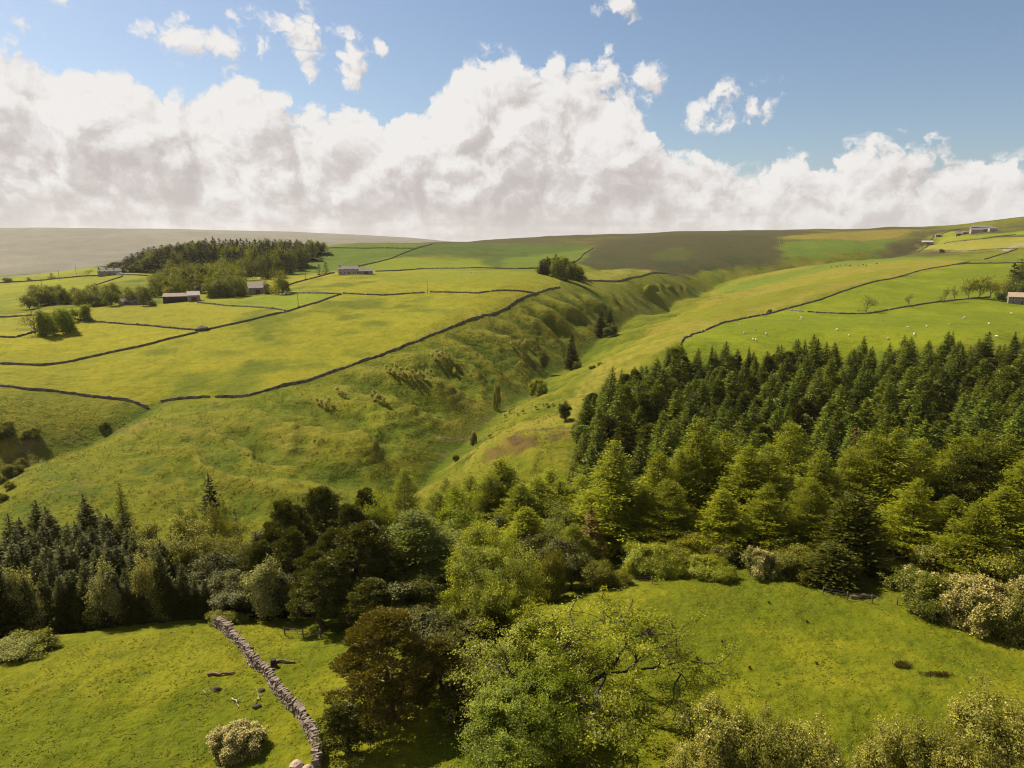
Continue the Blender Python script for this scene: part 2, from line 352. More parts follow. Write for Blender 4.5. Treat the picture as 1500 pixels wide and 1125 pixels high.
def rough_mat(name, c1, c2, scale=2.0, bump=.3, bscale=6.0, rough=.9, stretch=(1, 1, 1), c3=None, bdist=.05):
    m, t, o = new_mat(name); tc = t.add('ShaderNodeTexCoord'); vec = t.scale(tc.outputs['Object'], stretch)
    oi = t.add('ShaderNodeObjectInfo')
    n = t.noise(vec, scale, 5, .6); col = t.mix(t.smooth(n, .32, .68), c4(c1), c4(c2))
    if c3 is not None: col = t.mix(t.smooth(t.noise(vec, scale * 2.7, 3, .6), .55, .7), col, c4(c3))
    col = t.mix(1.0, col, (.75, .75, .75, 1), 'MULTIPLY'); b = t.add('ShaderNodeBsdfPrincipled'); t.put(b.inputs['Base Color'], col); b.inputs['Roughness'].default_value = rough; b.inputs['Specular IOR Level'].default_value = .25
    bp = t.add('ShaderNodeBump'); bp.inputs['Strength'].default_value = bump; bp.inputs['Distance'].default_value = bdist; t.put(bp.inputs['Height'], t.noise(vec, bscale, 5, .65)); t.l.new(bp.outputs[0], b.inputs['Normal'])
    t.l.new(b.outputs[0], o.inputs[0]); return m

# ---- ground material
def ground_mat():
    m, t, o = new_mat('grassland'); geo = t.add('ShaderNodeNewGeometry'); P = geo.outputs['Position']
    at = t.add('ShaderNodeAttribute', attribute_name='cover'); col = at.outputs['Color']
    fine = t.noise(P, 1.3, 5, .7); mid = t.noise(P, .35, 4, .6); blades = t.noise(t.scale(P, (1, 1, .4)), 4.5, 3, .7)
    col = t.mix(t.smooth(fine, .45, .75, 0, .55), col, t.mix(1.0, col, (1.5, 1.25, 1.3, 1), 'MULTIPLY'))
    rot = t.add('ShaderNodeVectorRotate', rotation_type='Z_AXIS'); t.put(rot.inputs['Vector'], P); rot.inputs['Angle'].default_value = R(-28)
    streak = t.noise(t.scale(rot.outputs[0], (.5, .035, .2)), 1.0, 4, .6); spots = t.noise(P, .11, 5, .65)
    col = t.mix(t.smooth(streak, .52, .30, 0, .34), col, t.mix(1.0, col, (.66, .78, .7, 1), 'MULTIPLY'))
    col = t.mix(t.smooth(spots, .50, .36, 0, .42), col, t.mix(1.0, col, (.62, .72, .6, 1), 'MULTIPLY'))
    col = t.mix(t.smooth(spots, .54, .70, 0, .40), col, t.mix(1.0, col, (1.3, 1.12, 1.2, 1), 'MULTIPLY'))
    col = t.mix(t.smooth(mid, .5, .3, 0, .75), col, t.mix(1.0, col, (.62, .75, .6, 1), 'MULTIPLY'))
    col = t.mix(t.smooth(blades, .5, .3, 0, .6), col, t.mix(1.0, col, (.55, .65, .55, 1), 'MULTIPLY'))
    d = t.add('ShaderNodeBsdfPrincipled'); t.put(d.inputs['Base Color'], col); d.inputs['Roughness'].default_value = 1.0; d.inputs['Specular IOR Level'].default_value = .08
    hgt = t.math('ADD', t.math('MULTIPLY', t.noise(P, .13, 4, .6), 1.6), t.math('ADD', t.math('MULTIPLY', t.noise(P, .9, 5, .66), .62), t.math('ADD', t.math('MULTIPLY', t.noise(P, 3.2, 4, .65), .16), t.math('MULTIPLY', t.noise(t.scale(P, (.6, 1.5, 1)), .25, 3, .55), .9))))
    bp = t.add('ShaderNodeBump'); bp.inputs['Strength'].default_value = .75; bp.inputs['Distance'].default_value = 1.0; t.put(bp.inputs['Height'], hgt); t.l.new(bp.outputs[0], d.inputs['Normal'])
    t.l.new(d.outputs[0], o.inputs[0]); return m
gm = raw_mesh('ground', v, f, [ground_mat()], smooth=True)
ca = gm.attributes.new('cover', 'FLOAT_COLOR', 'POINT'); ca.data.foreach_set('color', np.concatenate([C.reshape(-1, 3), np.ones((NU * NR, 1))], 1).astype(np.float32).ravel())
tag(link('ground', gm), kind='structure')

# ------------------------------------------------------------------ camera, sun, sky
cam = bpy.data.cameras.new('camera'); co = bpy.data.objects.new('camera', cam); COL.objects.link(co); SC.camera = co
cam.sensor_width = 36; cam.lens = 24; cam.clip_end = 40000; cam.clip_start = .5; co.location = (0, 0, H); co.rotation_euler = (R(90) - PITCH, 0, 0)
AZ, EL = R(55), R(48)   # the sun stands to the left and a little ahead
from mathutils import Vector, Matrix
sd = Vector((-math.sin(AZ) * math.cos(EL), math.cos(AZ) * math.cos(EL), math.sin(EL)))
sl = bpy.data.lights.new('sun', 'SUN'); sl.energy = 5.0; sl.angle = R(.55); sl.color = (1.0, .905, .71)
so = bpy.data.objects.new('sun', sl); COL.objects.link(so); so.rotation_euler = sd.to_track_quat('Z', 'Y').to_euler(); so.location = sd * 500
SC.view_settings.view_transform = 'Standard'; SC.view_settings.look = 'None'; SC.view_settings.gamma = 1.0; SC.view_settings.exposure = 1.12
cy = SC.cycles; cy.max_bounces = 5; cy.diffuse_bounces = 2; cy.glossy_bounces = 1; cy.transmission_bounces = 3; cy.transparent_max_bounces = 4; cy.volume_bounces = 0
cy.use_denoising = True; cy.denoising_prefilter = 'NONE'; cy.denoising_input_passes = 'RGB_ALBEDO_NORMAL'; cy.filter_width = 1.1; cy.caustics_reflective = False; cy.caustics_refractive = False; cy.sample_clamp_indirect = 4

def azel(px, py):
    u, t_ = ray_u(px, py); a = math.atan(u); return a, t_ * math.cos(a)
def build_world():
    w = bpy.data.worlds.new('World'); SC.world = w; w.use_nodes = True; w.cycles.sampling_method = 'MANUAL'; w.cycles.sample_map_resolution = 512
    t = NT(w.node_tree, True); t.n.clear(); out = t.add('ShaderNodeOutputWorld')
    sky = t.add('ShaderNodeTexSky', sky_type='NISHITA', sun_disc=False, sun_elevation=EL, sun_rotation=-AZ, altitude=300, air_density=1.0, dust_density=1.2, ozone_density=1.5)
    bg = t.add('ShaderNodeBackground'); bg.inputs[1].default_value = .050
    # cloud field in azimuth / elevation
    A0, A1 = -.80, .80
    grp = bpy.data.node_groups.new('cloud_density', 'ShaderNodeTree')
    grp.interface.new_socket('P', in_out='INPUT', socket_type='NodeSocketVector'); grp.interface.new_socket('D', in_out='OUTPUT', socket_type='NodeSocketFloat'); grp.interface.new_socket('Big', in_out='OUTPUT', socket_type='NodeSocketFloat')
    g = NT(grp, True); gi = g.add('NodeGroupInput'); go = g.add('NodeGroupOutput'); P = gi.outputs[0]
    # billow noise: sums of rounded cells at falling size, with a domain warp
    w1 = g.add('ShaderNodeTexNoise', noise_dimensions='2D'); g.put(w1.inputs['Vector'], P); w1.inputs['Scale'].default_value = 14; w1.inputs['Detail'].default_value = 4; w1.inputs['Roughness'].default_value = .62
    wv = g.vmath('MULTIPLY', g.vmath('SUBTRACT', w1.outputs['Color'], (.5, .5, .5)), (.080, .055, 0)); PW = g.vmath('ADD', P, wv)
    def cells(scale, vec):
        n = g.add('ShaderNodeTexVoronoi', feature='F1', voronoi_dimensions='2D'); g.put(n.inputs['Vector'], vec); n.inputs['Scale'].default_value = scale; q_ = n.outputs['Distance']; return g.math('SUBTRACT', .42, g.math('MULTIPLY', q_, g.math('ADD', q_, .35)))
    b = g.math('ADD', g.math('MULTIPLY', cells(10, PW), .060), g.math('ADD', g.math('MULTIPLY', cells(24, PW), .030), g.math('MULTIPLY', cells(58, PW), .013)))
    fine = g.math('MULTIPLY', g.math('SUBTRACT', g.noise(PW, 44, 5, .66), .5), .044)
    big = g.math('MULTIPLY', g.math('SUBTRACT', g.noise(P, 6, 1, .5), .5), .05)
    nz = g.math('ADD', g.math('ADD', b, fine), big)
    sx = g.add('ShaderNodeSeparateXYZ'); g.put(sx.inputs[0], P)
    fc = g.add('ShaderNodeFloatCurve'); mp = fc.mapping; cv = mp.curves[0]
    env = [(-40,56),(0,64),(45,68),(72,86),(95,82),(140,74),(190,72),(250,84),(310,96),(350,108),(390,128),(430,148),(475,163),(520,150),(560,146),(610,134),(645,125),(668,98),(690,84),(720,88),(750,74),(790,82),(850,70),(900,80),(925,110),(950,165),(965,205),(985,232),(1000,238),(1040,228),(1100,231),(1200,236),(1225,216),(1280,206),(1340,213),(1420,226),(1460,234),(1500,218),(1540,212)]
    pts = []
    for px, py in env:
        a, e = azel(px, py); pts.append(((a - A0) / (A1 - A0), e))
    pts.sort(); cv.points[0].location = (0, .25); cv.points[1].location = (1, .18)
    for x, y in pts: 
        p = cv.points.new(x, y); p.handle_type = 'AUTO_CLAMPED'
    mp.update(); g.put(fc.inputs['Value'], g.math('MULTIPLY_ADD', sx.outputs[0], 1 / (A1 - A0), -A0 / (A1 - A0)))
    top = fc.outputs[0]
    D = g.math('SUBTRACT', top, sx.outputs[1])
    D = g.math('MINIMUM', D, .10)
    for px, py, rx, ry, s in [(962,132,46,48,.95),(1040,156,60,30,.95),(1000,122,34,26,.7),(440,70,34,40,.65),(452,100,18,32,.6),(507,112,20,26,.55),(875,22,14,14,.4),(905,8,22,14,.35),(560,72,8,8,.4),(1455,142,10,8,.35),(1118,120,30,8,.3),(890,165,60,28,.8),
                              (85,45,80,26,.30),(185,48,70,18,.26),(300,64,70,16,.20),(150,30,90,14,.3),(340,80,30,26,.4)]:
        a, e = azel(px, py); k_ = 1 / 1000 * 1.0
        q = g.vmath('MULTIPLY', g.vmath('SUBTRACT', P, (a, e, 0)), (1 / (rx * k_ * 1.05), 1 / (ry * k_ * 1.1), 0))
        Dl = g.math('MULTIPLY', g.math('SUBTRACT', 1, g.vmath('LENGTH', q, out=1)), s * .062)
        D = g.math('MAXIMUM', D, Dl)
    D = g.math('ADD', D, nz)
    g.l.new(g.math('SUBTRACT', D, .012), go.inputs[0]); g.l.new(g.math('ADD', g.math('MULTIPLY', cells(10, PW), .060), g.math('ADD', g.math('MULTIPLY', cells(5.2, P), .085), big)), go.inputs[1])
    tc = t.add('ShaderNodeTexCoord'); s3 = t.add('ShaderNodeSeparateXYZ'); t.l.new(tc.outputs['Generated'], s3.inputs[0])
    az = t.math('ARCTAN2', s3.outputs[0], s3.outputs[1]); hor = t.math('SQRT', t.math('ADD', t.math('POWER', s3.outputs[0], 2), t.math('POWER', s3.outputs[1], 2)))
    el = t.math('DIVIDE', s3.outputs[2], t.math('MAXIMUM', hor, .02))
    cmb = t.add('ShaderNodeCombineXYZ'); t.l.new(az, cmb.inputs[0]); t.l.new(el, cmb.inputs[1]); PV = cmb.outputs[0]
    def dens(off):
        n = t.add('ShaderNodeGroup'); n.node_tree = grp; t.put(n.inputs[0], t.vmath('ADD', PV, off) if off else PV); return n
    d0, d1 = dens(None), dens((-.011, .015, 0))
    D0 = d0.outputs[0]
    alpha = t.smooth(D0, -.002, .018)
    lit1 = t.math('MULTIPLY', t.math('SUBTRACT', D0, d1.outputs[0]), 13)
    d2 = dens((-.030, .046, 0)); lit2 = t.math('MULTIPLY', t.math('SUBTRACT', d0.outputs[1], d2.outputs[1]), 9.0)
    thick = t.smooth(D0, .015, .10)
    patch = t.noise(t.scale(PV, (1, 1.6, 1)), 7, 4, .55)
    br = t.math('ADD', t.math('MULTIPLY_ADD', t.smooth(el, .03, .2), .10, .60), t.math('ADD', t.math('MULTIPLY', lit1, .95), t.math('MULTIPLY', lit2, .36)))
    br = t.math('SUBTRACT', br, t.math('MULTIPLY', t.math('MULTIPLY', thick, t.smooth(patch, .42, .64)), .13))
    br = t.math('ADD', br, t.math('MULTIPLY', t.math('SUBTRACT', 1, thick), .15))
    # near the horizon the bases lie in long flat bars
    bars = t.noise(t.scale(PV, (1, 6, 1)), 10, 5, .6)
    low = t.smooth(el, .075, .0)
    br = t.math('ADD', t.math('MULTIPLY', br, t.math('MULTIPLY_ADD', low, -.6, 1)), t.math('MULTIPLY', low, t.math('MULTIPLY_ADD', t.smooth(bars, .35, .65), .15, .30)))
    br = t.math('MINIMUM', t.math('MAXIMUM', br, .28), 1.0)
    ramp = t.add('ShaderNodeValToRGB'); cr = ramp.color_ramp; cr.elements[0].position = .25; cr.elements[0].color = (.61, .565, .545, 1); cr.elements[1].position = 1.0; cr.elements[1].color = (.97, .945, .92, 1)
    e_ = cr.elements.new(.55); e_.color = (.73, .68, .655, 1); e_ = cr.elements.new(.78); e_.color = (.87, .835, .815, 1)
    t.l.new(br, ramp.inputs[0])
    cb = t.add('ShaderNodeBackground'); t.l.new(ramp.outputs[0], cb.inputs[0]); cb.inputs[1].default_value = .41
    hazy = t.smooth(el, .10, -.02)
    t.l.new(sky.outputs[0], bg.inputs[0])
    inv = t.math('MULTIPLY', alpha, t.smooth(el, -.06, -.02)); inv = t.math('MAXIMUM', inv, t.math('MULTIPLY', hazy, .75))
    mx = t.add('ShaderNodeMixShader'); t.l.new(inv, mx.inputs[0]); t.l.new(bg.outputs[0], mx.inputs[1]); t.l.new(cb.outputs[0], mx.inputs[2]); t.l.new(mx.outputs[0], out.inputs[0])
build_world()
# ------------------------------------------------------------------ plant building
def rs(seed): return np.random.default_rng(seed)
def unit(v): return v / (np.linalg.norm(v, axis=-1, keepdims=True) + 1e-9)
class Foliage:
    """leaf and needle faces: bent diamonds scattered in space"""
    def __init__(s): s.c = []; s.u = []; s.v = []; s.t = []; s.m = []
    def add(s, c, u, v, tone, m=0):
        c = np.atleast_2d(c); n = len(c)
        s.c.append(c); s.u.append(np.broadcast_to(u, (n, 3))); s.v.append(np.broadcast_to(v, (n, 3))); s.t.append(np.broadcast_to(tone, n)); s.m.append(np.full(n, m))
    def build(s, name, mats):
        c = np.concatenate(s.c); u = np.concatenate(s.u); v = np.concatenate(s.v)
        n = len(c); nrm = np.cross(u, v); nrm = unit(nrm) * np.linalg.norm(v, axis=1, keepdims=True) * .25
        V = np.stack([c - u, c - v * .9 + nrm, c + u * 1.1, c + v * .9 + nrm], 1).reshape(-1, 3)
        return raw_mesh(name, V, np.arange(n * 4).reshape(-1, 4), mats, np.concatenate(s.m), np.concatenate(s.t))
def scatter_leaves(F, r, P, size, tone, m=0, up=.35, aspect=.55, cen=None):
    n = len(P); a = unit(r.normal(size=(n, 3)))
    nn = r.normal(size=(n, 3)) * .8 + np.array((0, 0, up * 2))
    if cen is not None: nn = nn + unit(P - cen) * 1.3
    nn = unit(nn)
    v = unit(np.cross(nn, a)); u = np.cross(v, nn)
    sz = (size * r.uniform(.5, 1.5, n))[:, None]
    F.add(P, u * sz * .5, v * sz * .5 * aspect, tone, m)
class Wood:
    """tapered limbs as one mesh of joined tubes"""
    def __init__(s): s.V = []; s.Q = []; s.n = 0
    def tube(s, pts, rad, k=5):
        pts = np.asarray(pts, float); m = len(pts)
        d = unit(np.gradient(pts, axis=0)); a = unit(np.cross(d, np.array((.31, .9, .27)))); b = np.cross(d, a)
        th = np.arange(k) * 2 * math.pi / k
        ring = pts[:, None] + (a[:, None] * np.cos(th)[None, :, None] + b[:, None] * np.sin(th)[None, :, None]) * np.asarray(rad)[:, None, None]
        s.V.append(ring.reshape(-1, 3)); i = np.arange(m - 1)[:, None] * k; j = np.arange(k)[None]
        q = np.stack([i + j, i + (j + 1) % k, i + k + (j + 1) % k, i + k + j], -1).reshape(-1, 4) + s.n
        s.Q.append(q); s.n += m * k
    def build(s, name, mat): return raw_mesh(name, np.concatenate(s.V), np.concatenate(s.Q), [mat], smooth=True)

def conifer(name, seed, h, R0, step, nb, per, spray, droop, mats, bark, taper=.85, base=.08, ragged=.25, upturn=.25, trunk_r=None, bulge=0.0, jitter=.08):
    r = rs(seed); F = Foliage(); Wd = Wood(); tr = trunk_r or h * .013
    lean = r.normal(size=2) * .012 * h
    zs = np.linspace(0, h * .97, 9); Wd.tube(np.stack([lean[0] * (zs / h) ** 2, lean[1] * (zs / h) ** 2, zs - .5], 1), tr * (1 - zs / h * .93), 6)
    z = h * base
    while z < h * .985:
        f = z / h; nbr = max(3, int(round(nb * (1 - .45 * f) + r.uniform(-1, 1)))); a0 = r.uniform(0, 6.28)
        for b in range(nbr):
            az = a0 + b * 6.283 / nbr + r.normal() * .25
            L = R0 * ((1 - f) ** taper) * (1 + bulge * math.sin(f * math.pi)) * r.uniform(1 - ragged, 1 + ragged * .6) + .12 * spray
            if f < base + .12: L *= r.uniform(.5, 1)
            dirh = np.array((math.cos(az), math.sin(az), 0)); zz = z + r.normal() * step * .3
            n = max(2, int(L / spray * per)); t = np.sqrt(r.uniform(.06, 1, n)) ; t.sort()
            zc = -droop * L * t + upturn * L * t ** 3
            side = np.cross(dirh, (0, 0, 1.))
            P = np.array((lean[0] * f * f, lean[1] * f * f, zz))[None] + dirh[None] * (t * L)[:, None] + np.stack([0 * t, 0 * t, zc], 1)
            P = P + side[None] * (r.normal(size=n) * .30 * L * (.25 + .5 * t))[:, None] + r.normal(size=(n, 3)) * spray * jitter * 2
            sl = np.where(r.random(n) < .5, 1, -1) * r.uniform(.2, 1.1, n)
            du = unit(dirh[None] + side[None] * sl[:, None] + np.stack([0 * t, 0 * t, r.normal(size=n) * .25 - droop * .6 + upturn * t * 1.2], 1))
            dv = unit(np.cross(du, unit(np.array((0, 0, 1.))[None] + r.normal(size=(n, 3)) * .45)))
            sz = (spray * r.uniform(.7, 1.35, n) * (1 - .35 * f))[:, None]
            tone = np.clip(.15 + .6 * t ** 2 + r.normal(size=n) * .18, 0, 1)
            F.add(P, du * sz * .62, dv * sz * .26, tone)
            if L > 1.2 and Wd.n < 6000 and b % 2 == 0:
                tt = np.array((0, .5, .9)); Wd.tube(np.array((lean[0] * f * f, lean[1] * f * f, zz))[None] + dirh[None] * (tt * L)[:, None] + np.stack([0 * tt, 0 * tt, -droop * L * tt + upturn * L * tt ** 3], 1), np.array((.05, .03, .012)) * h / 16, 3)
        z += step * (1 - .4 * f) * r.uniform(.8, 1.2)
    n = 10; F.add(np.stack([lean[0] + r.normal(size=n) * .05, lean[1] + r.normal(size=n) * .05, r.uniform(h * .93, h * 1.01, n)], 1), np.array((0, 0, spray * .5)) + r.normal(size=(n, 3)) * .1 * spray, unit(r.normal(size=(n, 3)) * (1, 1, .1)) * spray * .14, .6)
    return Wd.build('trunk', bark), F.build('crown', mats)

def pine(name, seed, h, R0, npad, ntuft, tuft, mats, bark, low=.3, pad=1.1):
    """scots pine: bare stem below, limbs that each carry rounded pads of needle tufts"""
    r = rs(seed); F = Foliage(); Wd = Wood()
    zs = np.linspace(0, h * .95, 10); bx = np.cumsum(r.normal(size=10)) * .016 * h; by = np.cumsum(r.normal(size=10)) * .016 * h
    ax = np.stack([bx - bx[0], by - by[0], zs - .4], 1); Wd.tube(ax, h * .021 * (1 - zs / h * .88), 7)
    for i in range(npad):
        f = low + (1 - low) * ((i + r.uniform(.2, .8)) / npad) ** .9; az = i * 2.399 + r.normal() * .4
        Rm = R0 * min(1, (1.06 - f) * 1.5) ** .8 * min(1, .6 + (f - low) * 2.2); L = Rm * math.sqrt(r.uniform(.30, 1)) * r.uniform(.75, 1.1)
        o = np.array([np.interp(f * h, zs, ax[:, 0]), np.interp(f * h, zs, ax[:, 1]), f * h - .1 * L]); d = np.array((math.cos(az), math.sin(az), 0))
        e = o + d * L + np.array((0, 0, .25 * L * r.uniform(.2, 1.4)))
        mid = (o + e) / 2 + np.array((0, 0, -.08 * L)) + r.normal(size=3) * .12
        Wd.tube([o, mid, e], np.array((.10, .065, .03)) * h / 14, 4)
        pr = pad * r.uniform(.65, 1.25) * (1.0 if f < .93 else .7)
        n = int(ntuft * pr / pad); q = unit(r.normal(size=(n, 3)) + (0, 0, .55)); rad = r.uniform(.62, 1, n)[:, None]
        lump = (1 + .22 * np.sin(q[:, :1] * 5 + i) * np.cos(q[:, 1:2] * 4 + i * 2))
        P = e + q * rad * lump * pr * np.array((1, 1, .68))
        u = unit(q + np.array((0, 0, .55)) + r.normal(size=(n, 3)) * .4); v_ = unit(np.cross(u, r.normal(size=(n, 3))))
        sz = (tuft * r.uniform(.7, 1.3, n))[:, None]
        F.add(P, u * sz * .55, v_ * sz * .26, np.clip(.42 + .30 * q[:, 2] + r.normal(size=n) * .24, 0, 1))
    return Wd.build('trunk', bark), F.build('crown', mats)

def broadleaf(name, seed, h, W, mats, bark, leaf=.3, nl=60, depth=5, stems=1, spread=.5, fork=(3, 4), clear=.17, blossom=0.0, up=.25, tone0=.35, gap=.0, flat=1.0, rad=.018, fuzz=1.0, kids=.72, droopy=0.0):
    """branching tree: recursive limbs, leaf clusters round every twig; then fitted to height h and width W"""
    r = rs(seed); Wd = Wood(); tips = []; segs = []
    def grow(p, d, L, rd, lev):
        k = 3 if lev < depth - 1 else 2; pts = [p]; dd = d
        for i in range(k):
            dd = unit(dd + r.normal(size=3) * (.16 + .03 * lev) + np.array((0, 0, up * .22 - droopy * .05 * lev))); pts.append(pts[-1] + dd * L / k)
        segs.append((np.array(pts), rd, lev))
        if lev >= depth - 2: tips.append((np.array(pts), lev, dd))
        if lev >= depth: return
        nk = int(r.integers(fork[0], fork[1] + 1)); a0 = r.uniform(0, 6.28); perp = unit(np.cross(dd, r.normal(size=3))); q = np.cross(dd, perp)
        for i in range(nk):
            an = spread * r.uniform(.6, 1.35) if not (i == 0 and lev < 3) else spread * .25
            az = a0 + i * 6.283 / nk + r.normal() * .3
            nd = unit(dd * math.cos(an) + (perp * math.cos(az) + q * math.sin(az)) * math.sin(an))
            start = pts[-1] if i < 2 else pts[-1 - int(r.integers(0, k))]
            grow(start, nd, L * kids * r.uniform(.8, 1.2), rd * (.78 if i == 0 else .6), lev + 1)
    L0 = 1.0
    for s_ in range(stems):
        a = s_ * 6.283 / stems + r.uniform(0, 1); tilt = 0.06 if stems == 1 else r.uniform(.25, .7)
        grow(np.array((math.cos(a), math.sin(a), 0)) * (0 if stems == 1 else .12), unit(np.array((math.cos(a) * tilt, math.sin(a) * tilt, 1.0))), L0 * (1 if stems == 1 else .8), rad * 4.2, 0)
    allp = np.concatenate([t[0] for t in tips]); lo, hi = np.percentile(allp[:, :2], 1.5, axis=0), np.percentile(allp[:, :2], 98.5, axis=0)
    sc = np.array((W * .92 / (hi[0] - lo[0]), W * .92 / (hi[1] - lo[1]), 0)); ztop = np.percentile(allp[:, 2], 99.3); sc[2] = h * .96 / ztop
    cx = np.array(((hi[0] + lo[0]) / 2, (hi[1] + lo[1]) / 2, 0))
    def fit(P):
        z = P[:, 2:3] / ztop; Q = (P - cx * np.clip(z * 1.5, 0, 1)) * sc; zz = z[:, 0]
        Q[:, 2] = np.where(zz > 0, np.interp(zz, [0, .36, 1, 2], [0, clear, 1, 2]), zz) * h * .96; return Q
    for pts, rd, lev in segs:
        kk = 6 if lev == 0 else 5 if lev < 2 else 3
        if lev > depth - 1 and r.random() < .35: continue
        pp = fit(pts); 
        if lev == 0: pp[0, 2] -= .4
        Wd.tube(pp, np.linspace(rd, rd * .68, len(pts)) * h / 4.2 , kk)
    F = Foliage(); cz = h * .55
    for pts, lev, dd in tips:
        if r.random() < gap: continue
        n = max(3, int(nl * r.uniform(.5, 1.4) * (1 if lev == depth else .45)))
        pp = fit(pts); t = r.uniform(.2, 1.1, n); a = np.clip((t * (len(pp) - 1)), 0, len(pp) - 1.001).astype(int); b = (t * (len(pp) - 1) - a)[:, None]
        P = pp[a] + (pp[a + 1] - pp[a]) * b + r.normal(size=(n, 3)) * leaf * fuzz * np.array((1.5, 1.5, 1.1)) 
        base = r.normal() * .22
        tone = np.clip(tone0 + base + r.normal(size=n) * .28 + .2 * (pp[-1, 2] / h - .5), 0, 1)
        scatter_leaves(F, r, P, leaf, tone, up=.4, cen=np.array((0, 0, h * .45)))
        if blossom > 0 and r.random() < blossom:
            m_ = int(n * .8) + 2; P2 = pp[-1] + r.normal(size=(m_, 3)) * leaf * 1.3 + np.array((0, 0, leaf * .5))
            scatter_leaves(F, r, P2, leaf * .95, np.clip(r.normal(size=m_) * .3 + .5, 0, 1), m=1, up=.8, aspect=.9)
    tm = Wd.build('trunk', bark); return tm, F.build('crown', mats)
def blossom_split(me):
    """the blossom faces of a crown mesh as a mesh of their own"""
    a = np.empty(len(me.polygons), np.int32); me.polygons.foreach_get('material_index', a)
    V = np.empty(len(me.vertices) * 3, np.float32); me.vertices.foreach_get('co', V); V = V.reshape(-1, 4, 3); T = np.empty(len(a), np.float32); me.attributes['tone'].data.foreach_get('value', T)
    mats = list(me.materials); out = []
    for k_, nm in ((0, 'crown'), (1, 'blossom')):
        s = a == k_; n = int(s.sum()); out.append(raw_mesh(nm, V[s].reshape(-1, 3), np.arange(n * 4).reshape(-1, 4), [mats[k_]], None, T[s]))
    return out

BARK = rough_mat('bark', (.030, .024, .017), (.075, .060, .042), 3, .5, 9, stretch=(1, 1, .3))
BARKP = rough_mat('pale_bark', (.10, .085, .06), (.20, .17, .12), 3, .4, 9, stretch=(1, 1, .3))
BARKR = rough_mat('pine_bark', (.060, .032, .018), (.13, .065, .035), 3, .5, 9, stretch=(1, 1, .3))
M_SPRUCE = leaf_mat('spruce_needles', (0.031, 0.059, 0.011), (0.158, 0.189, 0.020), .22, .012, .3, (1.35, 1.05, .7))
M_DARK = leaf_mat('dark_needles', (0.016, 0.023, 0.005), (0.088, 0.089, 0.005), .22, .012, .25)
M_LARCH = leaf_mat('larch_needles', (0.081, 0.101, 0.008), (0.314, 0.331, 0.023), .42, .012, .2, (1.06, 1.02, .7))
M_PINE = leaf_mat('pine_needles', (0.021, 0.027, 0.005), (0.113, 0.118, 0.016), .22, .012, .2, (1.12, 1.0, .7))
M_RUST = leaf_mat('rusty_pine_needles', (0.028, 0.032, 0.006), (0.153, 0.135, 0.020), .25, .012, .12, (1.2, .95, .6))
M_LEAF = leaf_mat('broad_leaves', (0.059, 0.078, 0.009), (0.223, 0.244, 0.020), .42, .012, .25)
M_ASH = leaf_mat('ash_leaves', (0.133, 0.157, 0.014), (0.414, 0.440, 0.045), .48, .012, .08)
M_LIME = leaf_mat('fresh_green_leaves', (0.095, 0.129, 0.008), (0.319, 0.370, 0.019), .5, .012, .1)
M_PALEL = leaf_mat('pale_whitish_leaves', (0.132, 0.147, 0.047), (0.420, 0.404, 0.171), .42, .012, .15)
M_OLIVE = leaf_mat('olive_young_leaves', (0.105, 0.113, 0.017), (0.329, 0.331, 0.047), .45, .012, .12)
M_GREYL = leaf_mat('grey_olive_leaves', (0.115, 0.118, 0.022), (0.396, 0.386, 0.084), .4, .012, .1)
M_GORSE = leaf_mat('gorse_green', (0.063, 0.076, 0.009), (0.265, 0.255, 0.021), .35, .012, .2)
M_DEEP = leaf_mat('deep_green_shade_leaves', (0.027, 0.032, 0.003), (0.124, 0.124, 0.006), .3, .02, .2)  # dark green leaves, darkened to paint the shade between the crowns
M_FEATH = leaf_mat('green_larch_needles', (0.044, 0.068, 0.008), (0.173, 0.195, 0.018), .4, .02, .1)
M_YOUNG = leaf_mat('young_pale_leaves', (.20, .20, .07), (.50, .47, .22), .6, .02, .1)
M_BLOS = leaf_mat('hawthorn_blossom', (0.313, 0.258, 0.110), (0.570, 0.488, 0.276), .3, .012, .05, (1, .96, .9))
M_DEADN = leaf_mat('brown_dead_needles', (.075, .048, .018), (.17, .115, .05), .25, .012, .2)

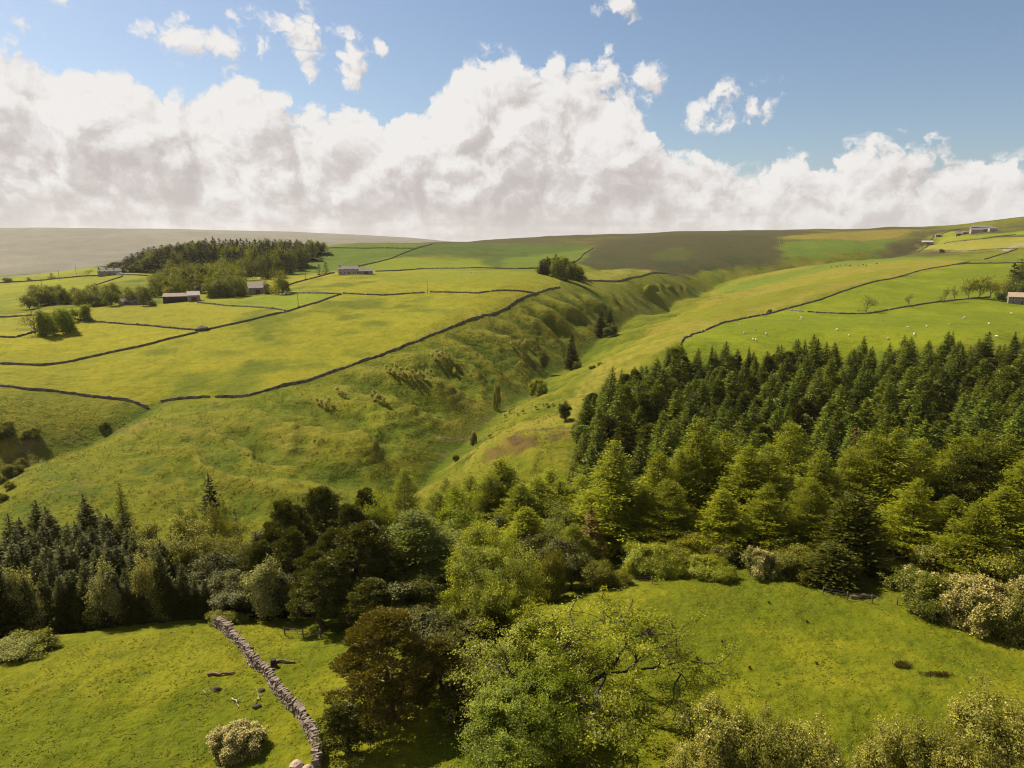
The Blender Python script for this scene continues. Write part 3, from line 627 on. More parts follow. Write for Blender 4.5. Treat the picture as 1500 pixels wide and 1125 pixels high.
def top(px, py, Y):
    u, t = ray_u(px, py); return u * Y, H + Y * t
NPLANT = {}
def plant(name, proto, x, y, h, w, label, cat='tree', group=None, rz=None, split=True, zoff=0.0):
    """one plant: an Empty at its foot with trunk and crown (and blossom) as children; meshes are shared between copies"""
    meshes, h0, w0 = proto
    rz = random.uniform(0, 6.28) if rz is None else rz
    z = float(hz(x, y)) - .12 * h0 * 0 + zoff
    sx = w / w0; sz = h / h0
    if split:
        e = bpy.data.objects.new(name, None); COL.objects.link(e); e.empty_display_size = .5
        for nm, me in meshes:
            link(nm, me, e)
    else:
        e = link(name, meshes[0][1] if len(meshes) == 1 else joined(meshes))
    e.location = (x, y, z); e.rotation_euler = (random.gauss(0, .02), random.gauss(0, .02), rz); e.scale = (sx, sx, sz)
    tag(e, label, cat, group); return e
_J = {}
def joined(meshes):
    key = tuple(m.name for _, m in meshes)
    if key in _J: return _J[key]
    Vs, Qs, mi, tn, mats, n = [], [], [], [], [], 0
    for k_, (nm, me) in enumerate(meshes):
        V = np.empty(len(me.vertices) * 3, np.float32); me.vertices.foreach_get('co', V); Q = np.empty(len(me.loops), np.int32); me.loops.foreach_get('vertex_index', Q)
        m = len(me.polygons); T = np.full(m, .5, np.float32)
        if 'tone' in me.attributes: me.attributes['tone'].data.foreach_get('value', T)
        Vs.append(V.reshape(-1, 3)); Qs.append(Q.reshape(-1, 4) + n); n += len(me.vertices); mi.append(np.full(m, k_)); tn.append(T); mats.append(me.materials[0])
    _J[key] = raw_mesh('whole_' + meshes[-1][0], np.concatenate(Vs), np.concatenate(Qs), mats, np.concatenate(mi), np.concatenate(tn)); return _J[key]
def mk(tc, h, w): 
    out = [('trunk', tc[0]), ('crown', tc[1])]; V = np.empty(len(tc[1].vertices) * 3, np.float32); tc[1].vertices.foreach_get('co', V); V = V.reshape(-1, 3)
    lo, hi = np.percentile(V, 2, axis=0), np.percentile(V, 98, axis=0); w = float((hi[0] - lo[0] + hi[1] - lo[1]) / 2) * 1.04; h = float(np.percentile(V[:, 2], 99.7))
    if len(tc[1].materials) > 1: c, b = blossom_split(tc[1]); out = [('trunk', tc[0]), ('crown', c), ('blossom', b)]
    return (out, h, w)
PR = {}
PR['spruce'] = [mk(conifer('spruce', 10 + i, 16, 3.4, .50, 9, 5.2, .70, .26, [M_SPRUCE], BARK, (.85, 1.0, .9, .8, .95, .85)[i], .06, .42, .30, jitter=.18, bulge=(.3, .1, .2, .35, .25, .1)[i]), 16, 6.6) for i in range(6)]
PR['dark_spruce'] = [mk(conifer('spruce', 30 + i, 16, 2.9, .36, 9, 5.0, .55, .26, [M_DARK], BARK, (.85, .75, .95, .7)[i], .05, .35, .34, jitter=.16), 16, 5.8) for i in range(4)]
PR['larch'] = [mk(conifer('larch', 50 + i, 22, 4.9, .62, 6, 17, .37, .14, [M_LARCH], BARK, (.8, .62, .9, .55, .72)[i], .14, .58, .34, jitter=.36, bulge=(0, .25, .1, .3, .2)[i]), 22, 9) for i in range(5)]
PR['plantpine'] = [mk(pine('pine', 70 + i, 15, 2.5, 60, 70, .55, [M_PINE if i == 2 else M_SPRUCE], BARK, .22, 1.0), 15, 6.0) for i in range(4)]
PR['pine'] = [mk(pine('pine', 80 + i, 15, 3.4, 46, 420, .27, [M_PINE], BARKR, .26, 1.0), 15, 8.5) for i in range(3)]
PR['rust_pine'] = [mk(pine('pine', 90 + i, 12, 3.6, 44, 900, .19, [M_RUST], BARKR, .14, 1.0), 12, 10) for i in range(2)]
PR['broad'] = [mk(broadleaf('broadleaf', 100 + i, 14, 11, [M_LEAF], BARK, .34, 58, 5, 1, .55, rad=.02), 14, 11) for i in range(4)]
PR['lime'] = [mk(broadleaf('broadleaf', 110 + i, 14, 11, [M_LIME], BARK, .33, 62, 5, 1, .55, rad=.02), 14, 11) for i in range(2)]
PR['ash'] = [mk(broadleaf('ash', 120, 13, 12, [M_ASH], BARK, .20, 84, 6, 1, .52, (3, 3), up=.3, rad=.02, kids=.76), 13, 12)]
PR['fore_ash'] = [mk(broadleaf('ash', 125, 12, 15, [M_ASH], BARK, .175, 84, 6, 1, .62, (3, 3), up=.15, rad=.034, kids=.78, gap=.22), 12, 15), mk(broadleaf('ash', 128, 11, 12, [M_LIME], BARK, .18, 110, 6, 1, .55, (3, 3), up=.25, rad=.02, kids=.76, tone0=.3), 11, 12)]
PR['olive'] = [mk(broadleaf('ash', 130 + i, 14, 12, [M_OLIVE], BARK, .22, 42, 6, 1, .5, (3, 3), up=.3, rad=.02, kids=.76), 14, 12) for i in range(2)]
PR['pale'] = [mk(broadleaf('whitebeam', 140 + i, 10, 6, [M_PALEL], BARK, .36, 17, 5, 1, .5, rad=.016, gap=.25), 10, 6) for i in range(2)]
PR['far_broad'] = [mk(broadleaf('broadleaf', 150 + i, 13, 11, [M_LEAF], BARK, .75, 26, 4, 1, .72, (3, 4), rad=.02, clear=.07, up=.1), 13, 11) for i in range(4)]
PR['far_olive'] = [mk(broadleaf('broadleaf', 155 + i, 13, 11, [M_OLIVE], BARK, .8, 10, 4, 1, .6, (3, 4), rad=.02), 13, 11) for i in range(2)]
PR['far_spruce'] = [mk(conifer('spruce', 160 + i, 16, 3.2, .9, 7, 1.7, 1.5, .28, [M_DARK], BARK, .8, .05, .25, .2), 16, 6.4) for i in range(3)]
PR['bare'] = [mk(broadleaf('bare_tree', 170 + i, 9, 9, [M_OLIVE], BARKP, .35, 5, 5, 1, .62, (3, 3), rad=.03, gap=.35), 9, 9) for i in range(2)]
PR['bush'] = [mk(broadleaf('bush', 180 + i, 4, 5.5, [M_GORSE], BARK, .21, 62, 4, 5, .62, (3, 4), up=.1, rad=.016), 4, 5.5) for i in range(3)]
PR['willow'] = [mk(broadleaf('willow', 184 + i, 5, 7, [M_ASH], BARK, .2, 84, 4, 6, .6, (3, 4), up=.1, rad=.014), 5, 7) for i in range(2)]
PR['haw'] = [mk(broadleaf('hawthorn', 190 + i, 5, 6, [M_LEAF, M_BLOS], BARK, .19, 66, 4, 5, .6, (3, 4), up=.1, blossom=b, rad=.016), 5, 6) for i, b in enumerate((.40, .14, .85))]
PR['fade_haw'] = [mk(broadleaf('hawthorn', 200 + i, 7, 7, [M_OLIVE if i == 1 else M_GREYL, M_BLOS], BARK, .19, 22, 5, 3, .55, (3, 4), up=.12, blossom=.03, rad=.018, gap=.3), 7, 7) for i in range(3)]
PR['young'] = [mk(broadleaf('young_tree', 210 + i, 3.2, 1.7, [M_YOUNG], BARKP, .22, 26, 3, 1, .4, (3, 4), up=.5, rad=.02), 3.2, 1.7) for i in range(2)]
PR['yew'] = [mk(conifer('yew', 220 + i, 10, 3.2, .34, 10, 6, .5, .05, [(M_DARK, M_PINE)[i]], BARK, .55, .03, .3, .3, jitter=.3), 10, 6.2) for i in range(2)]
PR['brown'] = [mk(conifer('spruce', 230, 14, 2.6, .6, 7, 2.4, .8, .28, [M_DEADN], BARK, .8, .1, .35, .2), 14, 5.2)]
PR['field'] = [mk(broadleaf('broadleaf', 260 + i, 11, 11, [M_LIME], BARK, .5, 34, 5, 1, .78, (3, 4), rad=.022, clear=.10, up=.08), 11, 11) for i in range(3)]
PR['deep'] = [mk(broadleaf('broadleaf', 240 + i, 13, 9, [M_DEEP], BARK, .34, 54, 5, 1, .5, rad=.02), 13, 9) for i in range(3)]
PR['feather'] = [mk(conifer('larch', 250, 20, 5.2, .60, 6, 17, .34, .10, [M_FEATH], BARK, .62, .14, .45, .34, jitter=.34), 20, 10)]
def pick(k_): return random.choice(PR[k_])
# ------------------------------------------------------------------ trees placed where they grow
def tree(kind, px, py, Y, w, label, cat='tree', group=None, name=None, var=None, hmin=1.0, split=True, rz=None):
    x, zt = top(px, py, Y); h = max(hmin, zt - float(hz(x, Y)))
    pr = PR[kind][var] if var is not None else pick(kind)
    if not isinstance(w, (int, float)) : w = pr[2]
    elif w < 0: w = pr[2] / pr[1] * h * -w          # negative: share of natural width for this height
    else: w = w / 1000.0 * math.hypot(Y, H) * .98   # photo pixels
    return plant(kind_name(kind) if name is None else name, pr, x, Y, h, w, label, cat, group, rz, split)
def kind_name(k):
    return {'spruce':'spruce_tree','dark_spruce':'spruce_tree','far_spruce':'conifer_tree','larch':'larch_tree','plantpine':'pine_tree','pine':'pine_tree','rust_pine':'pine_tree','broad':'broadleaf_tree','lime':'broadleaf_tree','far_broad':'broadleaf_tree','far_olive':'broadleaf_tree','ash':'ash_tree','fore_ash':'ash_tree','olive':'ash_tree','pale':'whitebeam_tree','bare':'bare_tree','bush':'bush','willow':'willow_bush','haw':'hawthorn_bush','fade_haw':'hawthorn_tree','young':'young_tree','yew':'yew_tree','brown':'spruce_tree','deep':'broadleaf_tree','feather':'larch_tree','field':'broadleaf_tree'}[k]

RZ = (4.2, 0.4, 5.2)
# -- left spruce wood below the slope
G1 = 'dark spruces in the wood at the left edge'
L1 = 'dark narrow spruce with sunlit side in the wood at the left edge'
for px, py, Y in [(8,758,112),(27,764,110),(46,740,116),(62,774,104),(77,743,114),(90,790,92),(112,766,106),(124,729,118),(134,772,104),(152,757,112),(160,778,102),(178,752,112),(187,772,104),(198,786,96),(214,772,106),(46,780,98),(65,803,88),(88,801,86),(30,796,90),(8,800,88),(120,786,94),(139,802,88),(172,800,88),(104,806,86),(192,812,84),(155,806,86),(222,790,96),(-18,770,100),(-30,800,90),(18,778,102),(100,770,110),(206,800,90),(75,825,82),(48,820,83),(125,830,81),(180,835,81),(10,832,80),(100,838,80)]:
    tree('dark_spruce', px, py, Y, -1.42, L1, group=G1)
for px, py, Y in [(-25,845,74),(-10,850,75),(14,846,77),(32,852,76),(60,845,79),(84,850,78),(97,843,79),(118,846,79),(136,852,78),(165,848,79),(184,852,78),(198,846,79),(230,840,80),(246,846,79),(236,812,88),(250,800,98),(262,850,79.5),(285,850,80),(300,855,80),(226,830,84),(362,850,84),(402,850,82),(420,830,92),(438,842,84),(455,838,90),(372,800,98),(318,835,90)]:
    tree('dark_spruce', px, py - 34 * random.random() ** 1.5, Y, -1.15, 'small shaded spruce along the front of the left hand wood', group=G1)
tree('larch', 176, 706, 124, 46, 'tall thin larch with bare top rising above the left spruce wood', group='larches along the valley wood')
tree('larch', 118, 738, 122, 40, 'thin pale larch behind the tallest dark spruces on the left', group='larches along the valley wood')
tree('larch', 143, 742, 122, 34, 'slender wispy larch between two dark spruces on the left', group='larches along the valley wood')
tree('dark_spruce', 305, 700, 128, 56, 'broad dark spruce standing alone against the grassy slope')
tree('dark_spruce', 345, 748, 112, 22, 'small dark pointed spruce right of the broad dark spruce')
tree('larch', 332, 730, 120, 26, 'tiny wispy larch between the two lone dark spruces')
tree('broad', 268, 745, 122, 44, 'small dark round tree at the left foot of the broad spruce')
tree('olive', 312, 742, 114, 50, 'rounded brownish tree in front of the broad dark spruce')
tree('pale', 22, 832, 76, 46, 'whitish leaved tree at the left edge before the dark spruces', var=0)
tree('pale', 150, 826, 78, 44, 'whitish leaved tree in front of the spruce wood, middle of three', var=1)
tree('pale', 214, 820, 79, 40, 'whitish leaved tree at the right end of the spruce wood', var=0)
tree('olive', 275, 766, 92, 122, 'large pale olive tree with visible limbs beside the spruce wood', var=0)
tree('olive', 352, 792, 97, 92, 'yellowish airy tree between the olive tree and dark pines', var=1)
tree('deep', 330, 815, 86, 60, 'dark leafy tree at the head of the stone wall')
tree('pale', 385, 822, 79, 48, 'grey green young tree beside the dark pine trunk', var=1)
tree('bush', 327, 897, 76, 36, 'bright yellow green bush at the top end of the stone wall', 'bush', var=0)
tree('bush', 348, 905, 76.5, 22, 'small green bush just right of the yellow bush by the wall', 'bush', var=1)
tree('bush', 32, 936, 68, 66, 'spreading green bush at the left edge of the near field', 'bush', var=2)
# -- dark pines in the middle
for a in [('pine',405,740,90,64,'tall dark pine with long bare trunk behind the stone wall',0),('pine',440,736,98,60,'dark pine leaning behind the tall bare trunked pine',1),
          ('pine',482,712,114,74,'brownish pine highest on the left of the central trees',2),('pine',535,720,112,58,'brown topped pine beside the fresh green sycamore',0),
          ('pine',505,768,80,100,'big dark lumpy pine left of the feathery tree',1),('pine',468,825,75,72,'dark pine drooping over the small field beside the wall',2),('pine',556,790,84,72,'dark pine in shade behind the rusty pine',0),
          ('rust_pine',575,904,55.5,128,'rusty brown pine in the foreground with lumpy crown',0),('rust_pine',648,930,58,80,'rusty pine half hidden behind the foreground ash',1),('pine',510,1040,50,60,'small olive pine at the foot of the rusty pine',1)]:
    tree(a[0], a[1], a[2], a[3], a[4], a[5], var=a[6])
for px, py, Y, w, k, lb in [(395,775,100,70,'deep','dark leafy tree filling the gap left of the tall pine'),(455,770,104,80,'deep','leafy tree behind the leaning pine'),(425,835,82,62,'deep','dark leafy tree under the tall bare trunked pine'),(345,850,80,60,'deep','dark bushy tree behind the yellow bush'),(300,840,84,70,'deep','shaded leafy tree below the large olive tree'),(570,762,92,64,'pine','dark pine behind the feathery tree'),(590,850,76,86,'deep','deep green tree between rusty pine and feathery tree'),
    (690,800,88,80,'deep','shade-dark fill tree between the feathery tree and the rounded ash'),(725,750,112,70,'deep','shade-dark fill tree top behind the rounded ash'),(640,905,68,80,'deep','shaded bush like tree left of the dense foreground tree'),(475,775,90,62,'pine','dark pine between leaning pine and big lumpy pine'),(530,850,74,72,'pine','dark pine above the rusty pine'),(790,785,92,62,'deep','shade-dark fill tree just right of the rounded ash'),(840,770,98,66,'larch','larch left of the long bare trunk')]:  # the dark fill trees stand in for shade behind the lit crowns
    tree(k, px, py, Y, w, lb)
for px, py, Y, w, lb in [(425,772,86,56,'dark upright pine just right of the tall bare trunked pine'),(384,790,87,54,'dark pine at the left end of the pine group'),(455,800,80,56,'dark pine in front of the leaning pine'),(515,742,100,60,'dark pine behind the big lumpy pine')]:
    tree('pine', px, py, Y, w, lb)
tree('lime', 545, 733, 104, 78, 'fresh green sycamore glowing beside the brown pines', var=0)
tree('lime', 660, 738, 104, 96, 'fresh green tree top behind the feathery tree', var=1)
tree('feather', 612, 750, 86, 140, 'large feathery olive larch in the centre of the trees', var=0)
tree('larch', 592, 688, 140, 58, 'small larch at the mouth of the stream valley')
tree('larch', 652, 700, 138, 52, 'larch right of the stream mouth below the pale spur', var=1)
tree('deep', 640, 880, 76, 80, 'dark green leafy tree beneath the feathery larch')
tree('deep', 700, 905, 66, 90, 'dark leafy tree in shade below the yellow green ash')
tree('bush', 600, 985, 61, 70, 'dark bush behind the rusty foreground pine', 'bush')
tree('ash', 725, 780, 72, 136, 'rounded yellow green ash at the left of the right field', var=0, rz=RZ[0])
tree('fore_ash', 858, 888, 57, 285, 'large open crowned ash with bare dark limbs in the foreground', var=0, rz=RZ[1])
tree('fore_ash', 765, 990, 50, 168, 'dense yellow green tree at the bottom in front of the open ash', var=1, rz=RZ[2])
tree('deep', 690, 1000, 55, 70, 'dark green sapling between the rusty pine and the dense tree')
for px, py, Y, w, lb, v in [(1060,1028,48,120,'greyish hawthorn with fading blossom beside the foreground ash',0),(1125,1042,47,90,'greyish hawthorn second from the left along the bottom edge',1),(1195,1052,46,96,'wispy greyish hawthorn at the bottom, middle of the row',2),
                        (1310,1046,48,100,'green tinged hawthorn with fading blossom near the bottom right',0),(1378,1052,47,80,'hawthorn between the green tinged one and the corner tree',1),(1452,1012,49,128,'tall thorn tree with bare pale branches in the bottom right corner',2),
                        (1020,1082,45,80,'low pale hawthorn hugging the foreground ash',2),(1420,1095,44,90,'low thorn bush at the bottom near the right corner',0)]:
    tree('fade_haw', px, py + 10, Y, w * .85, lb, var=v, group='hawthorns along the bottom edge')
tree('haw', 345, 1066, 52.5, 54, 'small hawthorn covered in cream blossom left of the stone wall', 'bush', var=2)

# -- larches and mixed trees behind the right hand field
GL = 'larches along the valley wood'
for px, py, Y, w, lb in [(735,676,126,118,'larch on the left of the group below the brown bank'),(692,698,130,96,'small larch between stream mouth and brown bank'),(782,698,118,104,'dark centred larch right of the group below the brown bank'),(760,712,112,92,None),(715,700,121,90,None),(662,712,126,80,None),(805,690,126,92,None),(850,698,120,84,None),(640,722,120,70,None),(770,745,104,86,None),(820,706,122,92,None),
    (910,650,106,108,'tall larch with a long bare trunk left of the others'),(965,664,110,84,None),(1022,618,114,92,'tallest larch with pale tip in the middle row'),(1062,632,113,84,None),(1094,656,106,84,None),(1160,622,115,92,'tall sharp topped larch in front of the dark gap'),(1132,655,106,80,None),
    (1205,664,106,80,None),(1245,660,110,76,None),(1278,636,110,84,'pale topped larch right of the dark gap'),(1312,630,108,96,'large larch with dark visible stem above the yew'),(1352,645,110,84,None),(1385,676,106,84,None),(1412,640,112,90,None),(1446,634,113,90,None),(1486,640,112,96,None),(1500,680,100,96,None),(1520,650,108,96,None),
    (1436,735,86,84,'bent larch with curling top above the white hawthorn'),(1345,704,96,90,None),(1190,705,98,76,None),(1120,712,98,76,None),(1060,720,98,76,None),(985,705,102,76,None),(945,722,103,60,None),(1000,660,112,70,None),(1230,700,104,70,None),(1395,730,96,80,None),(1475,715,94,96,None),(862,720,112,66,None)]:
    tree('larch', px, py, Y, w, lb or 'yellow green larch in the dense row behind the right field', group=GL)
tree('pine', 1416, 664, 104, 74, 'brownish pine among the larches on the right', var=0)
tree('brown', 1258, 626, 124, 44, 'brown half dead spruce above the larches')
tree('brown', 1075, 690, 118, 40, 'dead brown spruce behind the larch row')
tree('brown', 868, 745, 100, 44, 'brown thin conifer beside the long bare larch trunk')
tree('broad', 835, 740, 108, 76, 'leafy tree where the larches meet the stream valley')
tree('broad', 800, 765, 104, 80, 'dark leafy tree above the ivy covered bush')
tree('broad', 770, 755, 116, 70, 'leafy tree behind the rounded ash')
tree('lime', 795, 725, 122, 56, 'small bright tree left of the larch row', var=0)
tree('yew', 1256, 722, 92, 84, 'dark conical yew behind the field fence', var=0)
tree('yew', 1224, 798, 86.5, 66, 'low brownish yew in front of the dark conical yew', var=1)
tree('deep', 836, 794, 88, 52, 'ivy dark bush like tree left of the round green bush')
for px, py, Y, w, k, lb in [(803,812,84,44,'bush','dark bush beside the rounded ash'),(878,822,86,50,'bush','round yellow green bush by the field corner'),(905,838,86,34,'bush','low golden bush at the field corner fence'),(960,800,90,74,'willow','pale willow bush at the far edge of the right field'),
     (1000,798,92,60,'bush','mid green bush behind the pale willow bush'),(1042,818,88.5,62,'willow','grey green willow bush in the middle of the field edge'),(1022,780,97,54,'bush','taller green bush behind the two willow bushes'),(1060,796,94,50,'haw','bush with pinkish fading blossom behind the willows'),
     (1120,808,89,42,'haw','white flowering hawthorn below the larches'),(1160,806,90,60,'bush','olive bush right of the white flowering hawthorn'),(1186,800,92,52,'bush','green bush beside the low brown yew'),(1340,830,86,66,'bush','green bush left of the cream hawthorns'),
     (1360,838,79,84,'haw','large olive hawthorn with few flowers at the field edge'),(1432,850,75,74,'haw','hawthorn smothered in cream blossom at the right field edge'),(1490,848,73,66,'haw','cream flowering hawthorn at the right edge of the picture'),(1395,800,88,90,'bush','olive green bush behind the cream hawthorns'),(1470,800,84,100,'bush','feathery green bush behind the rightmost hawthorn')]:
    tree(k, px, py, Y, w, lb, 'bush', group='bushes along the far edge of the right field', var={'1120':0,'1432':2,'1490':0,'1360':1,'1060':1}.get(str(px)) if k == 'haw' else None)

# -- spruce plantation on the right hillside
PL = np.array([(u * y, y) for u, y in [(.095,138),(.10,165),(.103,192),(.128,226),(.175,248),(.235,262),(.30,269),(.45,276),(.86,279),(.90,132),(.5,128),(.3,130)]])
gx = []; rr = rs(5); sp = 7.4; row = 0; y = 130.0
while y < 300:
    x = 8.0
    while x < 250:
        qx, qy = x + (row % 2) * sp / 2 + rr.normal() * 1.3, y + rr.normal() * 1.3
        if qx / qy < .80: gx.append((qx, qy))
        x += sp
    y += sp * .92; row += 1
gx = np.array(gx); gx = gx[inpoly(gx[:, 0], gx[:, 1], PL)]
gap = np.array([land(1170, 640), land(1330, 640), land(1400, 600)])
ns = 0; npn = 0
order = np.argsort(gx[:, 1]); rest = []
for qx, qy in gx[order]:
    if any(math.hypot(qx - px_, qy - py_) < 5 for px_, py_ in ((30, 148), (60, 150), (74, 156), (100, 170))): continue
    edge = qx / qy < np.interp(qy, [138, 192, 228, 258, 290], [.125, .135, .165, .22, .36]); back = qy > 266; front = qy < 150
    pn = rr.random() < .24 and qy < 262 or ns >= 300
    h = rr.normal(13.3, 2.6) * (rr.uniform(.5, .85) if edge else .70 if qy > 228 and qx / qy < .37 else 1) * (1.0 if not back else .86) * (1.12 if rr.random() < .06 else 1)
    lb = ('spruce on the near side of the plantation just behind the larches' if front else 'spruce on the back edge of the plantation against the sheep pasture' if back else 'spruce on the left edge of the plantation facing the stream valley' if edge else 'dark green spruce inside the dense hillside plantation')
    if pn and npn < 290: plant('pine_tree', pick('plantpine'), qx, qy, h * .92, 5.8 * rr.uniform(.85, 1.15), lb.replace('spruce', 'round topped pine'), 'tree', 'pines of the hillside plantation'); npn += 1
    elif ns < 300: plant('spruce_tree', pick('spruce'), qx, qy, h, 7.2 * rr.uniform(.85, 1.15) * h / 14.5, lb, 'tree', 'spruces of the hillside plantation'); ns += 1
print('plantation', ns, npn)
tree('lime', 985, 503, 258, 44, 'light green broadleaf tree at the top left corner of the plantation', var=0)
tree('broad', 828, 588, 205, 20, 'thin pale tree at the left tip of the plantation')
for px, py, Y, k_ in [(1044,506,264,0),(1182,500,268,1),(1098,508,266,2),(1140,506,267,3),(1266,494,270,1),(1398,487,272,2),(1487,487,273,0)]:
    tree('dark_spruce', px, py, Y, -.95, 'dark spiky spruce standing above the back edge of the plantation', group='spruces of the hillside plantation', var=k_)

# -- trees far off on the plateau
GF = 'trees round the far farms'
def far(kind, px, py, Y, label, wk=None, group=GF, split=False, var=None):
    if Y < 0: Y = float(land(px, -Y)[1])       # negative: the photo row of the foot
    x, zt = top(px, py, Y); h = max(3, zt - float(hz(x, Y))); pr = PR[kind][var] if var is not None else pick(kind)
    w = wk / 1000. * Y if wk else pr[2] / pr[1] * h
    return plant(kind_name(kind), pr, x, Y, h, w, label, 'tree', group, split=split)
rr = rs(9); random.seed(11)
# conifer wood on the knoll
for row_, Y in enumerate((660, 690, 720, 750, 780, 810)):
    x0 = [(172, 400), (165, 415), (160, 430), (160, 445), (180, 460), (205, 478)][row_]
    n = 34
    for i in range(n):
        px = x0[0] + (x0[1] - x0[0]) * (i + .5 + rr.normal() * .2) / n
        py = np.interp(px, [150, 185, 210, 240, 280, 315, 360, 420, 460, 480], [388, 372, 364, 358, 352, 349, 350, 351, 352, 356]) + (5 - row_) * 3.0 + rr.normal() * .9
        far('far_spruce' if rr.random() < .8 else 'far_broad', px, py, Y, 'dark conifer in the large wood on the distant knoll', rr.uniform(14, 19), 'conifers of the distant knoll wood')
far('far_spruce', 311, 346, 800, 'taller conifer poking above the distant knoll wood', 12)
for i, (px, py, Y, w) in enumerate([(395,366,640,22),(415,362,690,22),(435,358,740,22),(455,355,790,20),(380,372,610,22),(360,376,600,22),(470,354,820,16),(405,372,620,18),(345,381,570,24),(330,378,600,24),(425,366,690,20),(444,363,740,20)]):
    far('far_broad', px, py, Y, 'bushy broadleaf along the right side of the distant knoll wood', w, 'broadleaves below the distant knoll wood')
for i in range(58):
    px = rr.uniform(222, 352); Y = rr.uniform(452, 570); py = np.interp(Y, [452, 510, 570], [404, 388, 376]) + 14 * abs(rr.normal()) * .5 + np.interp(px, [222, 260, 340, 355], [8, 0, 0, 10])
    far('far_broad' if rr.random() < .72 else ('far_spruce' if rr.random() < .6 else 'far_olive'), px, py, Y, 'tree in the mixed wood behind the long dark barn', rr.uniform(18, 27), 'mixed wood behind the long dark barn')
for i in range(34):
    px = rr.uniform(35, 215); Y = rr.uniform(425, 475); py = np.interp(px, [35, 60, 80, 120, 150, 215], [424, 414, 418, 420, 416, 414]) + rr.normal() * 3 + np.interp(Y, [425, 475], [7, -2])
    far('far_broad' if rr.random() < .55 else ('far_spruce' if rr.random() < .4 else 'far_olive'), px, py, Y, 'tree in the straggling belt behind the field trees on the left', rr.uniform(16, 28), 'belt of trees left of the long dark barn')
for px, py, Y, k, w, lb in [(45,455,-489,'bare',34,'sparse leafless tree beside the bright field trees on the left'),(68,454,-491,'field',27,'rounded field tree, left one of a touching pair'),(88,451,-487,'field',30,'rounded field tree, right one of a touching pair'),(115,446,-470,'field',27,'bright round field tree standing alone by the field wall'),
                         (404,392,-432,'far_olive',24,'tall tree right of the stone barn with pale roof'),(413,404,-432,'far_broad',18,'dark bush like tree at the right of the stone barn'),(391,410,-431,'far_broad',12,'small dark tree touching the stone barn'),(335,404,-432,'far_olive',18,'light tree left of the stone barn'),(352,412,-433,'far_broad',16,'dark bush left of the stone barn'),(345,397,500,'far_broad',16,'tall dark tree behind the light tree near the barn'),
                         (467,387,-403,'far_spruce',8,'small dark conifer left of the long farmhouse'),(477,384,-402,'far_spruce',11,'dark conifer pair member nearest the long farmhouse'),(75,400,-408,'far_spruce',10,'small dark cone shaped tree on the left ridge wall'),(42,406,-411,'far_broad',7,'little bush by the left ridge wall'),(128,394,-403,'bare',13,'sparse tree left of the terrace of cottages'),(10,406,-414,'far_broad',13,'bush at the left edge by the ridge wall')]:
    far(k, px, py, Y, lb, w, group=None if 'field tree' in lb else GF, split=abs(Y) > 442 and abs(Y) < 495)
for i in range(34):
    px = rr.uniform(784, 850); Y = rr.uniform(520, 575); py = np.interp(px, [784, 800, 825, 850], [386, 376, 374, 392]) + (575 - Y) * .05 + rr.normal() * 2
    far('far_spruce' if rr.random() < .6 else 'far_broad', px, py, Y, 'tree in the isolated dark clump above the stream valley', rr.uniform(12, 19), 'isolated clump of dark trees')
for px, py, Y, w, k, lb in [(880,453,425,16,'dark_spruce','tall dark spruce in the stream valley, left of a pair'),(893,451,435,16,'dark_spruce','tall dark spruce in the stream valley, right of a pair'),(895,474,415,17,'broad','dark round tree at the foot of the spruce pair'),(838,487,342,21,'dark_spruce','lone dark spruce standing in the stream valley'),
                           (797,514,335,14,'broad','small dark tree left of the lone valley spruce'),(790,556,282,25,'willow','pale round bush beside the stream'),(868,536,300,8,'bush','tiny bush on the pale spur above the valley'),(880,537,296,9,'bush','small grey bush on the pale spur'),(846,530,330,10,'bush','bush at the foot of the lone valley spruce'),(728,560,262,11,'fade_haw','pinkish flowering thorn on the valley side'),(668,668,205,10,'bush','low bush above the dark stream bank'),(694,632,218,9,'haw','pale bush on the edge of the spur')]:
    x, zt = top(px, py, Y); h = max(2, zt - float(hz(x, Y))); pr = pick(k); plant(kind_name(k), pr, x, Y, h, w / 1000 * Y, lb, 'bush' if 'bush' in lb else 'tree')
# dark little saplings along the spur edge
for px, py in [(717,642),(740,612),(746,606),(758,610),(766,606),(785,600),(795,596),(801,596),(810,596)]:
    g_ = land(px, py); plant('young_tree', PR['young'][1], g_[0], g_[1], 1.9, 1.3, 'small young sapling on the crest of the pale spur', 'tree', 'saplings on the spur crest')
# young planted trees on the left flank
for px, py in [(566,545),(572,548),(577,552),(581,543),(585,553),(590,556),(596,545),(600,556),(604,551),(608,556),(612,557),(616,553),(621,557),(625,552),(631,549),(602,545),(588,547),(633,526),(638,530),(643,528),(647,524),(650,531),(654,522),(658,529),(640,520),(652,516),(545,586),(552,588),(556,590),(560,590),(563,594),(549,582),(497,580),(502,582),(507,584),(494,576),(465,592),(472,597),(478,600),(482,594),(667,540),(666,550),(755,505),(760,509),(766,512),(748,508),(770,506),(757,540),(763,537),(742,500)]:
    g_ = land(px, py); s_ = rr.uniform(.7, 1.2); plant('young_tree', pick('young'), g_[0], g_[1], 3.4 * s_, 1.7 * s_, 'pale young planted tree on the grassy valley side', 'tree', 'young trees planted on the valley side')
# bushes in the side gully on the left
for px, py, w, lb in [(3,640,30,'dark bush at the left edge below the field wall'),(46,642,22,'dark thorn bush on the bank of the side gully'),(152,628,13,'small bush near the head of the side gully'),(29,684,17,'round bush in the side gully, upper one'),(18,697,26,'wide dark bush in the side gully'),(15,715,14,'small bush low in the side gully'),(2,708,16,'brownish bush at the left edge of the side gully'),(4,732,14,'lowest bush in the side gully at the left edge')]:
    g_ = land(px, py); pr = pick('bush'); wm = w / 1000 * g_[1]; plant('bush', pr, g_[0], g_[1], wm * .72, wm, lb, 'bush')
